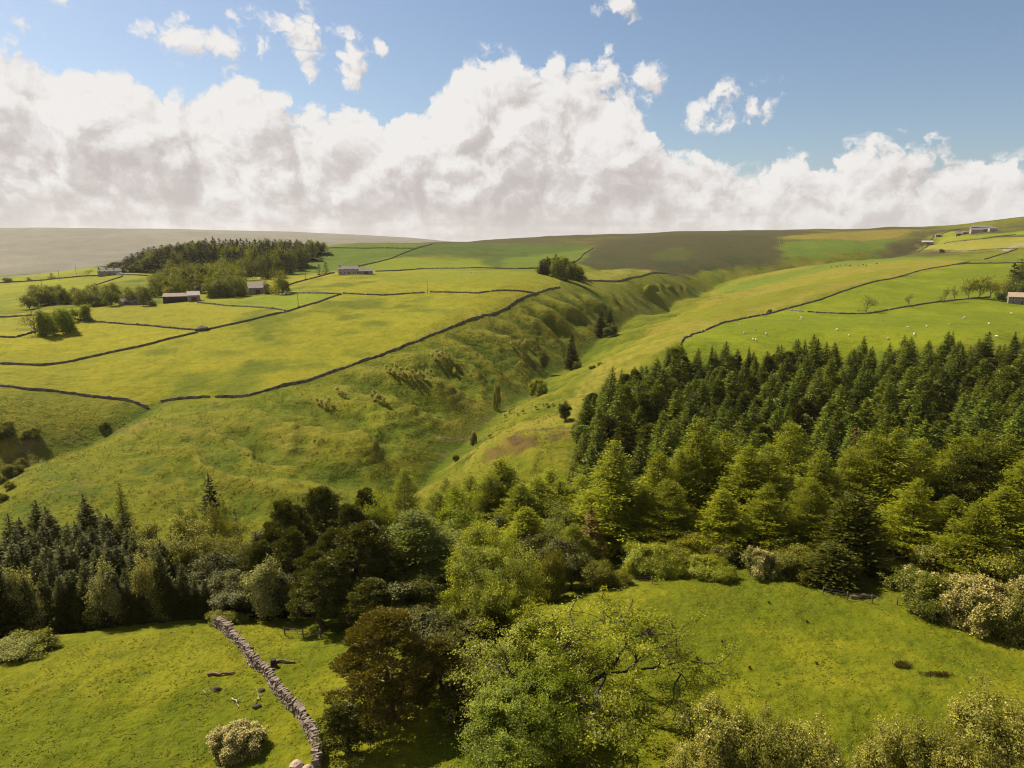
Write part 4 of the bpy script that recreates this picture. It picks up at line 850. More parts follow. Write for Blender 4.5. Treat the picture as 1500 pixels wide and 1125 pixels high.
# right hand farm trees
for px, py, Y, k, w, lb in [(1272,431,-458,'bare',26,'sparse round tree beside the wall in the sheep pasture'),(1333,428,-451,'bare',12,'thin leafless tree by the pasture wall'),(1386,420,-443,'bare',17,'leafless tree by the pasture wall, left of two close together'),(1400,417,-442,'bare',12,'leafless tree by the pasture wall, right of two close together'),
     (1422,405,-437,'far_olive',24,'olive tree at the left of the clump by the right hand barn'),(1440,400,-437,'far_olive',30,'tallest olive tree in the clump by the right hand barn'),(1456,404,-436,'far_olive',26,'olive tree in the middle right of the clump'),(1474,404,-433,'far_olive',24,'pale olive tree behind the clump by the right hand barn'),(1488,384,500,'far_spruce',22,'dark conifer at the right edge above the barn'),(1500,380,505,'far_broad',26,'dark tree at the right edge above the barn'),(1488,404,470,'far_broad',20,'dark green tree between the clump and the barn'),(1502,410,462,'far_broad',26,'green tree behind the right hand barn'),(1478,420,-441,'far_broad',14,'bush left of the right hand barn'),(1465,425,-441,'far_broad',12,'low bush under the olive clump')]:
    far(k, px, py, Y, lb, w, 'trees by the right hand barn')
g_ = land(1127, 459); plant('bush', pick('bush'), g_[0], g_[1], 2.6, 2.4, 'lone small bush on the long pasture wall', 'bush')
g_ = land(1379, 370); plant('bush', pick('bush'), g_[0], g_[1], 5, 6, 'lone dark bush below the hill farm fields', 'bush')
# ------------------------------------------------------------------ dry stone walls
def stone_mat(name, a, b, c):
    m, t, o = new_mat(name); at = t.add('ShaderNodeAttribute', attribute_name='tone'); tc = t.add('ShaderNodeTexCoord')
    col = t.mix(at.outputs['Fac'], c4(a), c4(b)); col = t.mix(t.smooth(t.noise(tc.outputs['Object'], 2.2, 4, .6), .52, .68), col, c4(c))
    d = t.add('ShaderNodeBsdfPrincipled'); t.put(d.inputs['Base Color'], col); d.inputs['Roughness'].default_value = .95; d.inputs['Specular IOR Level'].default_value = .2
    bp = t.add('ShaderNodeBump'); bp.inputs['Strength'].default_value = .6; bp.inputs['Distance'].default_value = .04; t.put(bp.inputs['Height'], t.noise(tc.outputs['Object'], 9, 5, .65)); t.l.new(bp.outputs[0], d.inputs['Normal'])
    t.l.new(d.outputs[0], o.inputs[0]); return m
M_STONE = stone_mat('field_stone', (.09, .066, .050), (.235, .186, .148), (.13, .105, .07))
M_FARST = stone_mat('dark_field_stone', (.060, .051, .038), (.150, .128, .098), (.080, .076, .040))
BOXF = np.array([(0,1,3,2),(4,6,7,5),(0,4,5,1),(2,3,7,6),(0,2,6,4),(1,5,7,3)])
def boxes(c, ax, half, tone, r, jit=.12):
    """many rough blocks: centres c, axes ax (n,3,3), half sizes"""
    n = len(c); k = np.array([(i, j, l) for i in (-1, 1) for j in (-1, 1) for l in (-1, 1)], float)
    q = k[None] * half[:, None] * (1 + r.normal(size=(n, 8, 3)) * jit)
    V = c[:, None] + np.einsum('nkj,njx->nkx', q, ax)
    Q = (BOXF[None] + 8 * np.arange(n)[:, None, None]).reshape(-1, 4)
    return V.reshape(-1, 3), Q, np.repeat(tone, 6)
def stone_wall_near(name, pix, label, width=.72, height=1.1):
    r = rs(3); P = lands(pix)[:, :2]; seg = np.hypot(*np.diff(P, axis=0).T); S = np.concatenate([[0], np.cumsum(seg)])
    cs, axs, hs, tn = [], [], [], []
    def at(s): return np.array([np.interp(s, S, P[:, 0]) + .18 * math.sin(s * .9), np.interp(s, S, P[:, 1]) + .12 * math.sin(s * 1.3 + 1)])
    nc = 8
    for c_ in range(nc + 1):
        for row in (-1, 1) if c_ < nc else (0,):
            s = r.uniform(0, .3)
            while s < S[-1]:
                L = r.uniform(.18, .46) if c_ < nc else r.uniform(.12, .26); p = at(s); d = at(s + .2) - at(s - .2); d /= np.linalg.norm(d); nrm = np.array((-d[1], d[0]))
                ht = height * (1 + .13 * math.sin(s * .7) + .08 * math.sin(s * 2.1))
                w = width * (1 - .38 * c_ / nc) ; z = ht * (c_ + .5) / (nc + .6); off = row * (w / 2 - .14) + r.normal() * .035
                if c_ == nc: off = r.normal() * .10
                ctr = np.array((p[0] + nrm[0] * off, p[1] + nrm[1] * off, 0)); ctr[2] = float(hz(p[0], p[1])) + z - .08
                tilt = r.normal() * .16; ya = r.normal() * .18 + (r.normal() * .5 if c_ == nc else 0)
                dx = np.array((d[0], d[1], tilt)); dx = dx / np.linalg.norm(dx); dy = np.array((nrm[0], nrm[1], 0)) + dx * ya; dy /= np.linalg.norm(dy); dz = np.cross(dx, dy)
                cs.append(ctr); axs.append((dx, dy, dz)); hs.append((L * .47, r.uniform(.13, .22) if c_ < nc else r.uniform(.24, .36), ht / nc * r.uniform(.42, .6) if c_ < nc else r.uniform(.10, .20))); tn.append(np.clip(r.normal(.45, .28), 0, 1)); s += L * .97
    V, Q, T = boxes(np.array(cs), np.array(axs), np.array(hs), np.array(tn), r)
    return tag(link(name, raw_mesh(name, V, Q, [M_STONE], None, T)), label, 'stone wall')
def stone_wall(pix, label, height=1.35, width=.65, group='field walls of the valley', P3=None):
    r = rs(len(label) * 7 + int(pix[0][0])); P = lands(pix)[:, :2]
    seg = np.hypot(*np.diff(P, axis=0).T); S = np.concatenate([[0], np.cumsum(seg)]); step = max(1.2, S[-1] / 400)
    s = np.arange(0, S[-1], step); s = np.append(s, S[-1]); n = len(s)
    c = np.stack([np.interp(s, S, P[:, 0]), np.interp(s, S, P[:, 1])], 1); c += r.normal(size=c.shape) * .12
    d = np.gradient(c, axis=0); d /= np.linalg.norm(d, axis=1, keepdims=True); nr = np.stack([-d[:, 1], d[:, 0]], 1)
    ht = height * (1 + .16 * fbm(s / 6, 0 * s, 3, 2) + r.normal(size=n) * .07); low = r.random(n) < .02; ht = np.where(low, ht * .45, ht)
    z = hz(c[:, 0], c[:, 1]); w = width / 2
    prof = [(-w, -.5), (-w * .8, .75), (-w * .45, 1.0), (w * .45, 1.0), (w * .8, .75), (w, -.5)]
    V = np.zeros((n, 6, 3))
    for k_, (o, q) in enumerate(prof):
        oo = o + r.normal(size=n) * .05; V[:, k_, 0] = c[:, 0] + nr[:, 0] * oo; V[:, k_, 1] = c[:, 1] + nr[:, 1] * oo; V[:, k_, 2] = z + (ht * q * (1 + r.normal(size=n) * .05) if q > 0 else q)
    i = np.arange(n - 1)[:, None] * 6; j = np.arange(5)[None]; Q = np.stack([i + j, i + j + 1, i + j + 7, i + j + 6], -1).reshape(-1, 4)
    e = (n - 1) * 6; caps = np.array([(0, 1, 4, 5), (1, 2, 3, 4), (e + 5, e + 4, e + 1, e), (e + 4, e + 3, e + 2, e + 1)]); Q = np.concatenate([Q, caps])
    return tag(link('stone_wall', raw_mesh('stone_wall', V.reshape(-1, 3), Q, [M_FARST], None, r.random(len(Q)))), label, 'stone wall', group)
stone_wall_near('stone_wall', [(316,918),(330,925),(346,938),(360,960),(384,983),(402,1005),(424,1034),(442,1052),(458,1072),(463,1100),(465,1128)], 'rough grey dry stone wall running down the near field to the bottom edge')
for pix, lb in [
 (W1, 'long dark wall along the right edge of the big yellow meadow above the valley'),
 ([(-150,548),(60,536),(130,524),(215,506),(290,487)], 'dark wall crossing the yellow meadows from the left edge to the stone heap'),
 ([(306,483),(360,471),(420,457),(460,445),(500,431)], 'dark wall from the stone heap up to the wall corner on the upper meadow'),
 ([(418,430),(460,430),(498,431)], 'short wall joining the upper meadow corner from the barn side'),
 ([(502,430),(560,433),(622,429)], 'wall along the top of the big meadow, left of its gap'),
 ([(630,428),(700,430),(788,431)], 'wall along the top of the big meadow, right of its gap'),
 ([(-150,571),(40,571),(80,573),(150,583),(190,587),(216,597)], 'curving wall at the left edge below the big meadow'),
 ([(236,588),(270,584),(306,582)], 'low wall at the bottom of the big meadow, left of the gateway'),
 ([(316,582),(345,582),(364,580)], 'low wall at the bottom of the big meadow, right of the gateway'),
 ([(105,468),(135,471),(180,475),(240,480),(288,484)], 'wall from the lone field tree to the stone heap'),
 ([(-150,506),(20,495),(60,484)], 'wall at the left edge leading to the pair of field trees'),
 ([(-150,465),(40,463),(80,460)], 'low wall at the left edge behind the field trees'),
 ([(290,444),(350,449),(420,456)], 'thin wall from the long dark barn to the meadow wall'),
 ([(418,420),(450,410),(490,400)], 'slanting wall between the stone barn and the long farmhouse'),
 ([(420,431),(416,429),(400,430)], 'stub of wall beside the stone barn'),
 ([(-150,417),(50,412),(90,408),(150,404),(240,405),(290,407)], 'roadside wall in front of the terrace of cottages'),
 ([(-150,409),(60,401),(150,391),(190,386)], 'ridge wall on the left skyline of the fields'),
 ([(130,421),(155,413),(180,405)], 'short slanting wall below the terrace of cottages'),
 ([(550,398),(620,394),(690,393),(760,394),(838,396)], 'wall along the top of the upper meadow under the green hill'),
 ([(523,391),(545,386),(573,379),(600,368),(633,358)], 'wall climbing the green hill behind the long farmhouse'),
 ([(478,364),(540,364),(612,364)], 'wall across the top of the green hill'),
 ([(840,385),(853,374),(868,364)], 'wall dividing green hill from dark heather moor'),
 ([(853,411),(880,412),(907,412),(940,405),(976,400)], 'wall round the pale field beside the isolated tree clump'),
 ([(1140,346),(1144,362)], 'straight wall on the moor skyline'),
 ([(996,506),(1000,498),(1012,491),(1060,473),(1130,459),(1150,453),(1200,440),(1290,411),(1350,396),(1420,384)], 'long curving wall between the pale spur and the sheep pasture'),
 ([(1152,454),(1176,457)], 'short wall left of the gateway in the sheep pasture'),
 ([(1183,457),(1230,460),(1270,460),(1340,448),(1400,440),(1450,436)], 'wall across the sheep pasture past the sparse round tree'),
 ([(1400,388),(1450,386),(1500,385),(1640,384)], 'wall along the top of the sheep pasture at the right edge'),
 ([(1442,380),(1465,373),(1490,365)], 'short slanting wall on the right below the hill farm'),
 ([(1346,369),(1363,352),(1367,347),(1385,341),(1406,336)], 'boundary wall on the left side of the hill farm fields'),
 ([(1383,357),(1440,350),(1488,344)], 'wall between the two pale fields of the hill farm'),
 ([(1346,370),(1420,368),(1500,364),(1600,361)], 'wall along the bottom of the hill farm fields'),
 ]:
    stone_wall(pix, lb, height=.85 if pix[0][1] > 420 else 1.05)
# ------------------------------------------------------------------ boulders, logs, stumps
def blob(name, seed, mat, dims, rough=.22):
    import bmesh
    bm = bmesh.new(); bmesh.ops.create_icosphere(bm, subdivisions=3, radius=1.0); r = rs(seed); off = r.uniform(0, 50, 3)
    from mathutils import noise as mn
    for v_ in bm.verts:
        p = v_.co.copy(); n_ = mn.noise(p * 1.2 + Vector(off)) * rough + mn.noise(p * 3.1 + Vector(off)) * rough * .4
        c_ = mn.cell(p * 1.1 + Vector(off)) * .06
        v_.co = p * (1 + n_ + c_); v_.co.x *= dims[0]; v_.co.y *= dims[1]; v_.co.z *= dims[2]
    me = bpy.data.meshes.new(name); bm.to_mesh(me); bm.free(); me.materials.append(mat); return me
M_ROCK = rough_mat('pale_rock', (.30, .22, .16), (.50, .38, .30), 1.6, .4, 6)
M_LOG = rough_mat('weathered_log', (.10, .06, .035), (.26, .17, .10), 3, .5, 8, stretch=(.4, 1, 1))
M_PALEWOOD = rough_mat('bleached_branch', (.38, .31, .22), (.55, .46, .34), 4, .3, 9)
M_SOIL = rough_mat('dark_soil', (.03, .022, .015), (.07, .05, .03), 3, .4, 8)
for px, py, sd_, dm, lb in [(434,1124,1,(.6,.5,.42),'pale pinkish boulder at the foot of the near stone wall'),(450,1127,2,(.42,.36,.3),'smaller pale boulder beside the pinkish boulder at the bottom')]:
    g_ = land(px, py); o = link('boulder', blob('boulder', sd_, M_ROCK, dm), None, (g_[0], g_[1], g_[2] + dm[2] * .4)); tag(o, lb, 'boulder')
g_ = land(297, 484); o = link('stone_heap', blob('stone_heap', 5, M_FARST, (3.4, 2.2, 1.6), .4), None, (g_[0], g_[1], g_[2] + .4)); tag(o, 'dark heap of stones where the meadow walls meet', 'stone heap')
def log(px, py, L, rd, az, mat, label, cat='log', name='log', bend=.1):
    g_ = land(px, py); r = rs(int(px * 3 + py)); W_ = Wood(); k_ = 6; t_ = np.linspace(-.5, .5, k_); d = np.array((math.cos(az), math.sin(az)))
    X = g_[0] + d[0] * t_ * L + r.normal(size=k_) * bend * L * .2; Yv = g_[1] + d[1] * t_ * L + r.normal(size=k_) * bend * L * .2
    pts = np.stack([X, Yv, hz(X, Yv) + rd * .7 + np.abs(r.normal(size=k_)) * bend * .6], 1)
    W_.tube(pts, rd * np.linspace(1, .55, k_) * r.uniform(.85, 1.15, k_), 8); W_.tube(pts[[0, 0]] + np.array([[0, 0, 0], [d[0] * .02, d[1] * .02, 0]]), [rd, .01], 8)
    if bend > .12:
        for b in range(2): e = pts[2 + b] + np.array((r.normal() * .5, r.normal() * .5, .35)); W_.tube([pts[2 + b], (pts[2 + b] + e) / 2 + (0, 0, .1), e], [rd * .6, rd * .4, rd * .15], 5)
    tag(link(name, W_.build(name, mat)), label, cat)
log(325, 989, 2.5, .16, .15, M_LOG, 'brown fallen log lying in the left field')
log(418, 971, 2.0, .17, .05, M_LOG, 'dark log lying right of the stone wall')
log(346, 1031, 1.9, .06, -.9, M_PALEWOOD, 'bleached bare branch lying in the left field', 'branch', 'branch', .3)
log(378, 1024, 1.3, .05, 1.4, M_PALEWOOD, 'thin pale stick upright in the left field grass', 'branch', 'branch', .3)
log(302, 1015, .8, .05, .4, M_PALEWOOD, 'small pale stick near the dark burrow', 'branch', 'branch', .3)
log(1262, 876, 3.5, .28, .1, M_LOG, 'orange brown fallen trunk under the dark yew by the fence')
def stump(px, py, rd, h, mat, label, cat, name):
    g_ = land(px, py); W_ = Wood(); k_ = 5; z_ = np.linspace(-.3, h, k_); W_.tube(np.stack([0 * z_, 0 * z_, z_], 1), rd * np.array((1.5, 1.2, 1.0, .95, .9)), 9); W_.tube([(0, 0, h), (0, 0, h + .02)], [rd * .9, .02], 9)
    tag(link(name, W_.build(name, mat), None, tuple(g_)), label, cat)
stump(401, 976, .32, .85, M_SOIL, 'dark tree stump beside the near stone wall', 'stump', 'tree_stump')
for px, py, dm, lb in [(318,1011,(.42,.34,.30),'dark clod of earth in the left field'),(376,1036,(.42,.3,.22),'dark mossy lump under the pale stick'),(383,1012,(.3,.3,.2),'small grey stone near the wall in the left field')]:
    g_ = land(px, py); tag(link('clod', blob('clod', int(px), M_SOIL, dm, .3), None, (g_[0], g_[1], g_[2] + .05)), lb, 'clod')
# rush clumps in the right field
def tuft(name, px, py, W_, D_, h, n, mats, label, cat='rush clump'):
    g_ = land(px, py); r = rs(int(px)); F = Foliage(); P = r.normal(size=(n, 3)) * np.array((W_ / 2.4, D_ / 2.4, 0)); P[:, 2] = hz(g_[0] + P[:, 0], g_[1] + P[:, 1]) - g_[2] + h * .4
    u = unit(np.array((0, 0, 1.)) + r.normal(size=(n, 3)) * .35) * h * .55 * r.uniform(.6, 1.2, (n, 1)); v_ = unit(np.cross(u, r.normal(size=(n, 3)))) * .035
    F.add(P, u, v_, np.clip(r.normal(.4, .3, n), 0, 1)); tag(link(name, F.build(name, mats), None, tuple(g_)), label, cat)
M_RUSH = leaf_mat('rush_stems', (.050, .045, .010), (.15, .115, .03), .25, .03, .15)
tuft('rush_clump', 1321, 976, .95, .6, .55, 420, [M_RUSH], 'dark clump of rushes in the right field, left of two')
tuft('rush_clump', 1372, 989, 1.9, .45, .38, 420, [M_RUSH], 'long low clump of brown rushes in the right field')
for i, (px, py) in enumerate([(1182,912),(1021,966),(1058,942),(1126,884),(1098,980),(950,930),(1196,973),(985,918)]):
    tuft('thistle', px, py, .16, .16, .42, 34, [M_RUSH], 'small dark thistle standing in the right field', 'thistle'); COL.objects[-1]['group'] = 'thistles in the right field'
# ------------------------------------------------------------------ fences
M_POST = rough_mat('weathered_post', (.09, .07, .05), (.19, .15, .11), 3, .4, 8, stretch=(1, 1, .3))
M_WIRE = rough_mat('fence_wire', (.16, .15, .14), (.22, .21, .2), 3, .1, 5, .5)
def fence(pix, label, step=2.4, rails=False):
    P = lands(pix)[:, :2]; seg = np.hypot(*np.diff(P, axis=0).T); S = np.concatenate([[0], np.cumsum(seg)]); n = max(2, int(S[-1] / step)); r = rs(int(pix[0][0]))
    root = bpy.data.objects.new('fence', None); COL.objects.link(root); root.location = (P[0][0], P[0][1], float(hz(*P[0]))); b = np.array(root.location); tag(root, label, 'fence')
    tops = []
    for i in range(n + 1):
        s = S[-1] * i / n; p = np.array([np.interp(s, S, P[:, 0]), np.interp(s, S, P[:, 1])]); z = float(hz(*p)); W_ = Wood(); ln = r.normal(size=2) * .1
        q = np.array((p[0], p[1], z)) - b; W_.tube([q - (0, 0, .3), q + (ln[0] * .5, ln[1] * .5, .6), q + (ln[0], ln[1], 1.2), q + (ln[0], ln[1], 1.22)], [.08, .075, .07, .01], 6); link('post', W_.build('post', M_POST), root); tops.append(q + (ln[0] * .8, ln[1] * .8, 0))
    tops = np.array(tops)
    for zz in (.35, .7, 1.05):
        W_ = Wood(); W_.tube(tops + (0, 0, zz), np.full(len(tops), .035 if rails else .012), 4); link('rail' if rails else 'wire', W_.build('rail' if rails else 'wire', M_POST if rails else M_WIRE), root)
fence([(868,868),(885,862),(915,858),(955,855)], 'wire fence with wooden posts by the round bush at the field corner')
fence([(1205,872),(1240,879),(1275,883),(1320,886),(1350,895)], 'leaning post and wire fence below the dark yew')
fence([(418,931),(440,933),(470,934)], 'low rail fence in the shade behind the small field', rails=True)
# ------------------------------------------------------------------ poles
for px, py, h, lb in [(112,403,9,'telegraph pole on the left ridge, highest on the skyline'),(87,411,9,'telegraph pole by the roadside wall on the left'),(62,425,9,'telegraph pole in the sloping field on the left'),(437,449,8,'double telegraph pole in the green field near the stone barn'),(448,410,8,'telegraph pole on the track right of the stone barn'),(626,430,8,'thin pole standing in the gap of the meadow wall')]:
    g_ = land(px, py); root = bpy.data.objects.new('telegraph_pole', None); COL.objects.link(root); root.location = tuple(g_); tag(root, lb, 'pole', 'telegraph poles of the far fields')
    W_ = Wood(); W_.tube([(0, 0, -.5), (0, 0, h * .5), (0, 0, h), (0, 0, h + .03)], [.17, .15, .11, .01], 7); link('pole', W_.build('pole', M_POST), root)
    W_ = Wood(); W_.tube([(-.9, 0, h * .94), (0, .03, h * .94), (.9, 0, h * .94)], [.07, .07, .07], 5); link('crossarm', W_.build('crossarm', M_POST), root)
# ------------------------------------------------------------------ farm buildings
def bmat(name, a, b, sc=1.2): return rough_mat(name, a, b, sc, .4, 7)
MW_STONE = bmat('barn_stone', (.15, .13, .11), (.27, .235, .20)); MW_PALE = bmat('rendered_wall', (.45, .42, .38), (.58, .55, .50)); MW_DARK = bmat('dark_boards_bay_shade', (.022, .018, .014), (.045, .036, .03))
MW_HILL2 = bmat('weathered_render', (.27, .245, .22), (.38, .345, .31)); MW_HILL = bmat('hill_farm_render', (.26, .22, .19), (.38, .33, .28)); MR_SLATE = bmat('stone_slate', (.30, .26, .23), (.44, .39, .35)); MR_GREY = bmat('grey_slate', (.13, .115, .11), (.22, .20, .19)); MR_RUST = bmat('rusty_sheet', (.17, .12, .10), (.29, .22, .19)); MR_BROWN2 = bmat('dark_tiles', (.15, .115, .10), (.23, .18, .155)); MR_BROWN = bmat('brown_stone_roof', (.30, .22, .15), (.42, .32, .22))
M_GLASS = new_mat('window_glass'); _t = M_GLASS[1]; _p = _t.add('ShaderNodeBsdfPrincipled'); _p.inputs['Base Color'].default_value = (.015, .018, .022, 1); _p.inputs['Roughness'].default_value = .08; _t.l.new(_p.outputs[0], M_GLASS[2].inputs[0]); M_GLASS = M_GLASS[0]
M_DOOR = bmat('door_paint', (.05, .035, .03), (.09, .06, .05)); M_WHITE = bmat('white_paint', (.70, .69, .66), (.80, .79, .76))
def boxm(name, x0, x1, y0, y1, z0, z1, mat):
    V = [(x, y, z) for x in (x0, x1) for y in (y0, y1) for z in (z0, z1)]; return raw_mesh(name, V, BOXF, [mat])
def quadm(name, V, Q, mat): return raw_mesh(name, V, Q, [mat])
def house(name, px, py, L, W_, he, hr, wm, rm, label, cat, az=0.0, windows=0, chimneys=0, doors=1, opening=False):
    g_ = land(px, py); root = bpy.data.objects.new(name, None); COL.objects.link(root); root.location = (g_[0], g_[1] + W_ / 2, g_[2] - .1); root.rotation_euler = (0, 0, az - math.atan2(g_[0], g_[1]) * .6); tag(root, label, cat)
    a, b = L / 2, W_ / 2
    V = [(-a, -b, -1.5), (a, -b, -1.5), (a, b, -1.5), (-a, b, -1.5), (-a, -b, he), (a, -b, he), (a, b, he), (-a, b, he), (-a, 0, hr), (a, 0, hr), (-a, 0, he), (a, 0, he)]
    Q = [(0, 1, 5, 4), (2, 3, 7, 6), (1, 2, 6, 5), (3, 0, 4, 7), (5, 11, 9, 9), (11, 6, 9, 9), (4, 8, 8, 10), (10, 8, 8, 7)]
    me = bpy.data.meshes.new('wall'); me.from_pydata(V, [], [Q[0], Q[1], Q[2], Q[3], (5, 6, 9), (4, 8, 7)]); me.materials.append(wm); me.update(); link('wall', me, root)
    o_ = .35; dz = (hr - he) / b * o_
    Vr = []; 
    for s in (0, 1):
        t_ = .14 * s
        Vr += [(-a - o_, -b - o_, he - dz + t_ + .02), (a + o_, -b - o_, he - dz + t_ + .02), (a + o_, 0, hr + t_ + .02), (-a - o_, 0, hr + t_ + .02), (a + o_, b + o_, he - dz + t_ + .02), (-a - o_, b + o_, he - dz + t_ + .02)]
    Qr = [(6, 7, 8, 9), (9, 8, 10, 11), (3, 2, 1, 0), (5, 4, 2, 3), (0, 1, 7, 6), (4, 5, 11, 10), (1, 2, 8, 7), (2, 4, 10, 8), (3, 0, 6, 9), (5, 3, 9, 11)]
    roof = link('roof', quadm('roof', Vr, Qr, rm), root)
    for i in range(chimneys):
        x = -a + .6 + (L - 1.2) * i / max(1, chimneys - 1) if chimneys > 1 else -a + .6
        link('chimney', boxm('chimney', x - .5, x + .5, -.4, .4, hr - .6, hr + 1.3, wm), roof)
    n = windows
    for fl in range(2 if he > 4 and n else 1 if n else 0):
        for i in range(n):
            x = -a + L * (i + .5) / n; z0 = .9 + fl * 2.5
            if fl == 0 and doors and i == n // 2: continue
            fr = link('window', boxm('window', x - .62, x + .62, -b - .05, -b + .05, z0 - .1, z0 + 1.35, M_WHITE), root); link('pane', boxm('pane', x - .5, x + .5, -b - .07, -b - .03, z0, z0 + 1.25, M_GLASS), fr)
    if doors:
        x = -a + L * (n // 2 + .5) / n if n else 0.0; w_ = .5 if n else 1.6; link('door', boxm('door', x - w_, x + w_, -b - .06, -b + .05, -.3, 2.1 if n else 3.0, M_DOOR), root)
    if opening: 
        for i in range(5): x = -a + L * (i + .5) / 5; link('bay_shade', boxm('bay_shade', x - L / 10 + .25, x + L / 10 - .25, -b - .08, -b + .02, -.5, he - .6, MW_DARK), root)  # solid dark panels painting the shade inside the open bays
    return root
house('stone_barn', 374, 431, 12, 8, 4.6, 7.8, MW_STONE, MR_SLATE, 'stone barn with a pale slate roof beside tall trees', 'barn', .25)
house('long_barn', 259, 443, 19, 11, 3.9, 5.6, MW_DARK, MR_RUST, 'long low dark barn with a rusty roof in front of the mixed wood', 'barn', .05, opening=True)
house('stone_shed', 280, 442, 7, 8, 4.2, 6.4, MW_STONE, MR_SLATE, 'pale roofed stone shed joined to the right of the long dark barn', 'shed', .2)
house('cottage', 206, 446, 9, 7, 3.2, 6.0, MW_STONE, MR_GREY, 'small grey cottage left of the long dark barn', 'cottage', .3, 2, 1)
house('outbuilding', 184, 447, 9, 5, 2.4, 4.0, MW_STONE, MR_BROWN, 'low brown outbuilding left of the small grey cottage', 'shed', .1)
house('cottage_terrace', 158, 404, 19, 8, 4.2, 6.6, MW_STONE, MR_GREY, 'terrace of grey stone cottages with chimneys on the left ridge', 'cottages', .1, 5, 4)
house('farmhouse', 510, 402, 17, 8, 4.3, 6.6, MW_HILL2, MR_GREY, 'long pale farmhouse with a slate roof under the green hill', 'farmhouse', .05, 5, 2)
house('outbuilding', 535, 402, 11, 6, 2.8, 4.6, MW_STONE, MR_GREY, 'low stone outbuilding to the right of the long farmhouse', 'shed', .05)
house('field_barn', 1495, 446, 10, 8, 5.0, 7.6, MW_STONE, MR_BROWN, 'stone barn with a brown roof at the right edge beside the trees', 'barn', -.1, 2, 0)
house('field_barn', 1360, 358, 17, 9, 4.0, 6.5, MW_STONE, MR_SLATE, 'small stone barn at the wall corner below the hill farm', 'barn', .1)
for px, py, L, W_, he, hr, lb in [(1376,347,12,8,4,7,'lowest stone building of the hill farm, at its left end'),(1406,345,13,8,4,7,'stone building of the hill farm, second from the left'),(1415,343,12,9,4,7,'pale fronted building in the middle of the hill farm'),(1432,341,22,10,6,10,'largest pale building of the hill farm with two storeys'),(1445,339,16,12,4.5,8,'barn with grey roof in the middle of the hill farm'),(1456,339,14,10,6,9,'tall house at the right of the hill farm'),(1440,336,40,14,5,8.5,'long shed with a grey roof behind the hill farm')]:
    house('farm_building', px, py, L * .8, W_ * .8, he * .85, hr * .82, MW_HILL if 'pale' in lb or 'tall' in lb else MW_STONE, MR_GREY if 'grey' in lb or 'storeys' in lb else MR_BROWN2, lb, 'farm building', .1, 3 if he > 5 else 0, 2 if he > 5 else 0)
# a white van by the cottages, and the car at the grey cottage
def vehicle(px, py, L, mat, label, cat, name):
    g_ = land(px, py); root = bpy.data.objects.new(name, None); COL.objects.link(root); root.location = tuple(g_); tag(root, label, cat); a = L / 2
    prof = [(-a, .45), (-a, 1.25), (-a * .55, 1.45), (-a * .3, 2.1), (a * .9, 2.15), (a, 1.9), (a, .45)]; n = len(prof); V = [(x, -.95, z) for x, z in prof] + [(x, .95, z) for x, z in prof]
    me = bpy.data.meshes.new('body'); me.from_pydata(V, [], [tuple(range(n)), tuple(range(2 * n - 1, n - 1, -1))] + [(i, i + n, (i + 1) % n + n, (i + 1) % n) for i in range(n)]); me.materials.append(mat); me.update(); link('body', me, root)
    for sx in (-.6, .6):
        for sy in (-1, 1): W_ = Wood(); W_.tube([(sx * a, sy * .98, .4), (sx * a, sy * .99, .4), (sx * a, sy * .75, .4), (sx * a, sy * .74, .4)], [.05, .4, .4, .05], 12); link('wheel', W_.build('wheel', M_SOIL), root)
    link('window', boxm('window', -a * .2, a * .5, -.97, -.93, 1.35, 1.95, M_GLASS), root)
vehicle(175, 403, 5.2, M_WHITE, 'white van parked at the right of the cottage terrace', 'van', 'parked_van'); vehicle(220, 446, 4.4, M_WHITE, 'white car parked right of the small grey cottage', 'car', 'parked_car')
# ------------------------------------------------------------------ sheep and cattle
def beast(name, J, E, mat, sub=1):
    me = bpy.data.meshes.new(name); me.from_pydata([j[0] for j in J], E, []); o = bpy.data.objects.new(name, me); COL.objects.link(o)
    o.modifiers.new('skin', 'SKIN'); 
    for v_, j in zip(me.skin_vertices[0].data, J): v_.radius = j[1]
    me.skin_vertices[0].data[0].use_root = True; s_ = o.modifiers.new('sub', 'SUBSURF'); s_.levels = sub; s_.render_levels = sub
    dg = bpy.context.evaluated_depsgraph_get(); out = bpy.data.meshes.new_from_object(o.evaluated_get(dg)); out.name = name; bpy.data.objects.remove(o); out.materials.clear(); out.materials.append(mat)
    for p in out.polygons: p.use_smooth = True
    return out
def quad(s, fat, leg, headlow):
    J = [((-.45, 0, .62), (.24 * fat, .25 * fat)), ((0, 0, .60), (.28 * fat, .29 * fat)), ((.42, 0, .64), (.22 * fat, .25 * fat)), ((.62, 0, .62 if headlow else .85), (.12, .13)), ((.80, 0, .30 if headlow else .95), (.10, .10)), ((.94, 0, .18 if headlow else .86), (.06, .06)), ((-.66, 0, .60), (.05, .05)), ((-.72, 0, .40), (.03, .03))]
    E = [(0, 1), (1, 2), (2, 3), (3, 4), (4, 5), (0, 6), (6, 7)]
    for x, ji in ((-.42, 0), (.40, 2)):
        for y in (-.15, .15):
            k_ = len(J); hock = -.06 if ji == 0 else .02
            J += [((x, y, .42), (.085, .085)), ((x + hock, y, .22), (leg, leg)), ((x, y, .02), (leg * .8, leg * .8))]; E += [(ji, k_), (k_, k_ + 1), (k_ + 1, k_ + 2)]
    return [((c[0] * s, c[1] * s, c[2] * s), (r_[0] * s, r_[1] * s)) for c, r_ in J], E
M_WOOL = bmat('wool', (.58, .54, .46), (.74, .70, .62), 4); M_CATTLE = bmat('cattle_hide', (.018, .013, .010), (.05, .032, .022), 2)
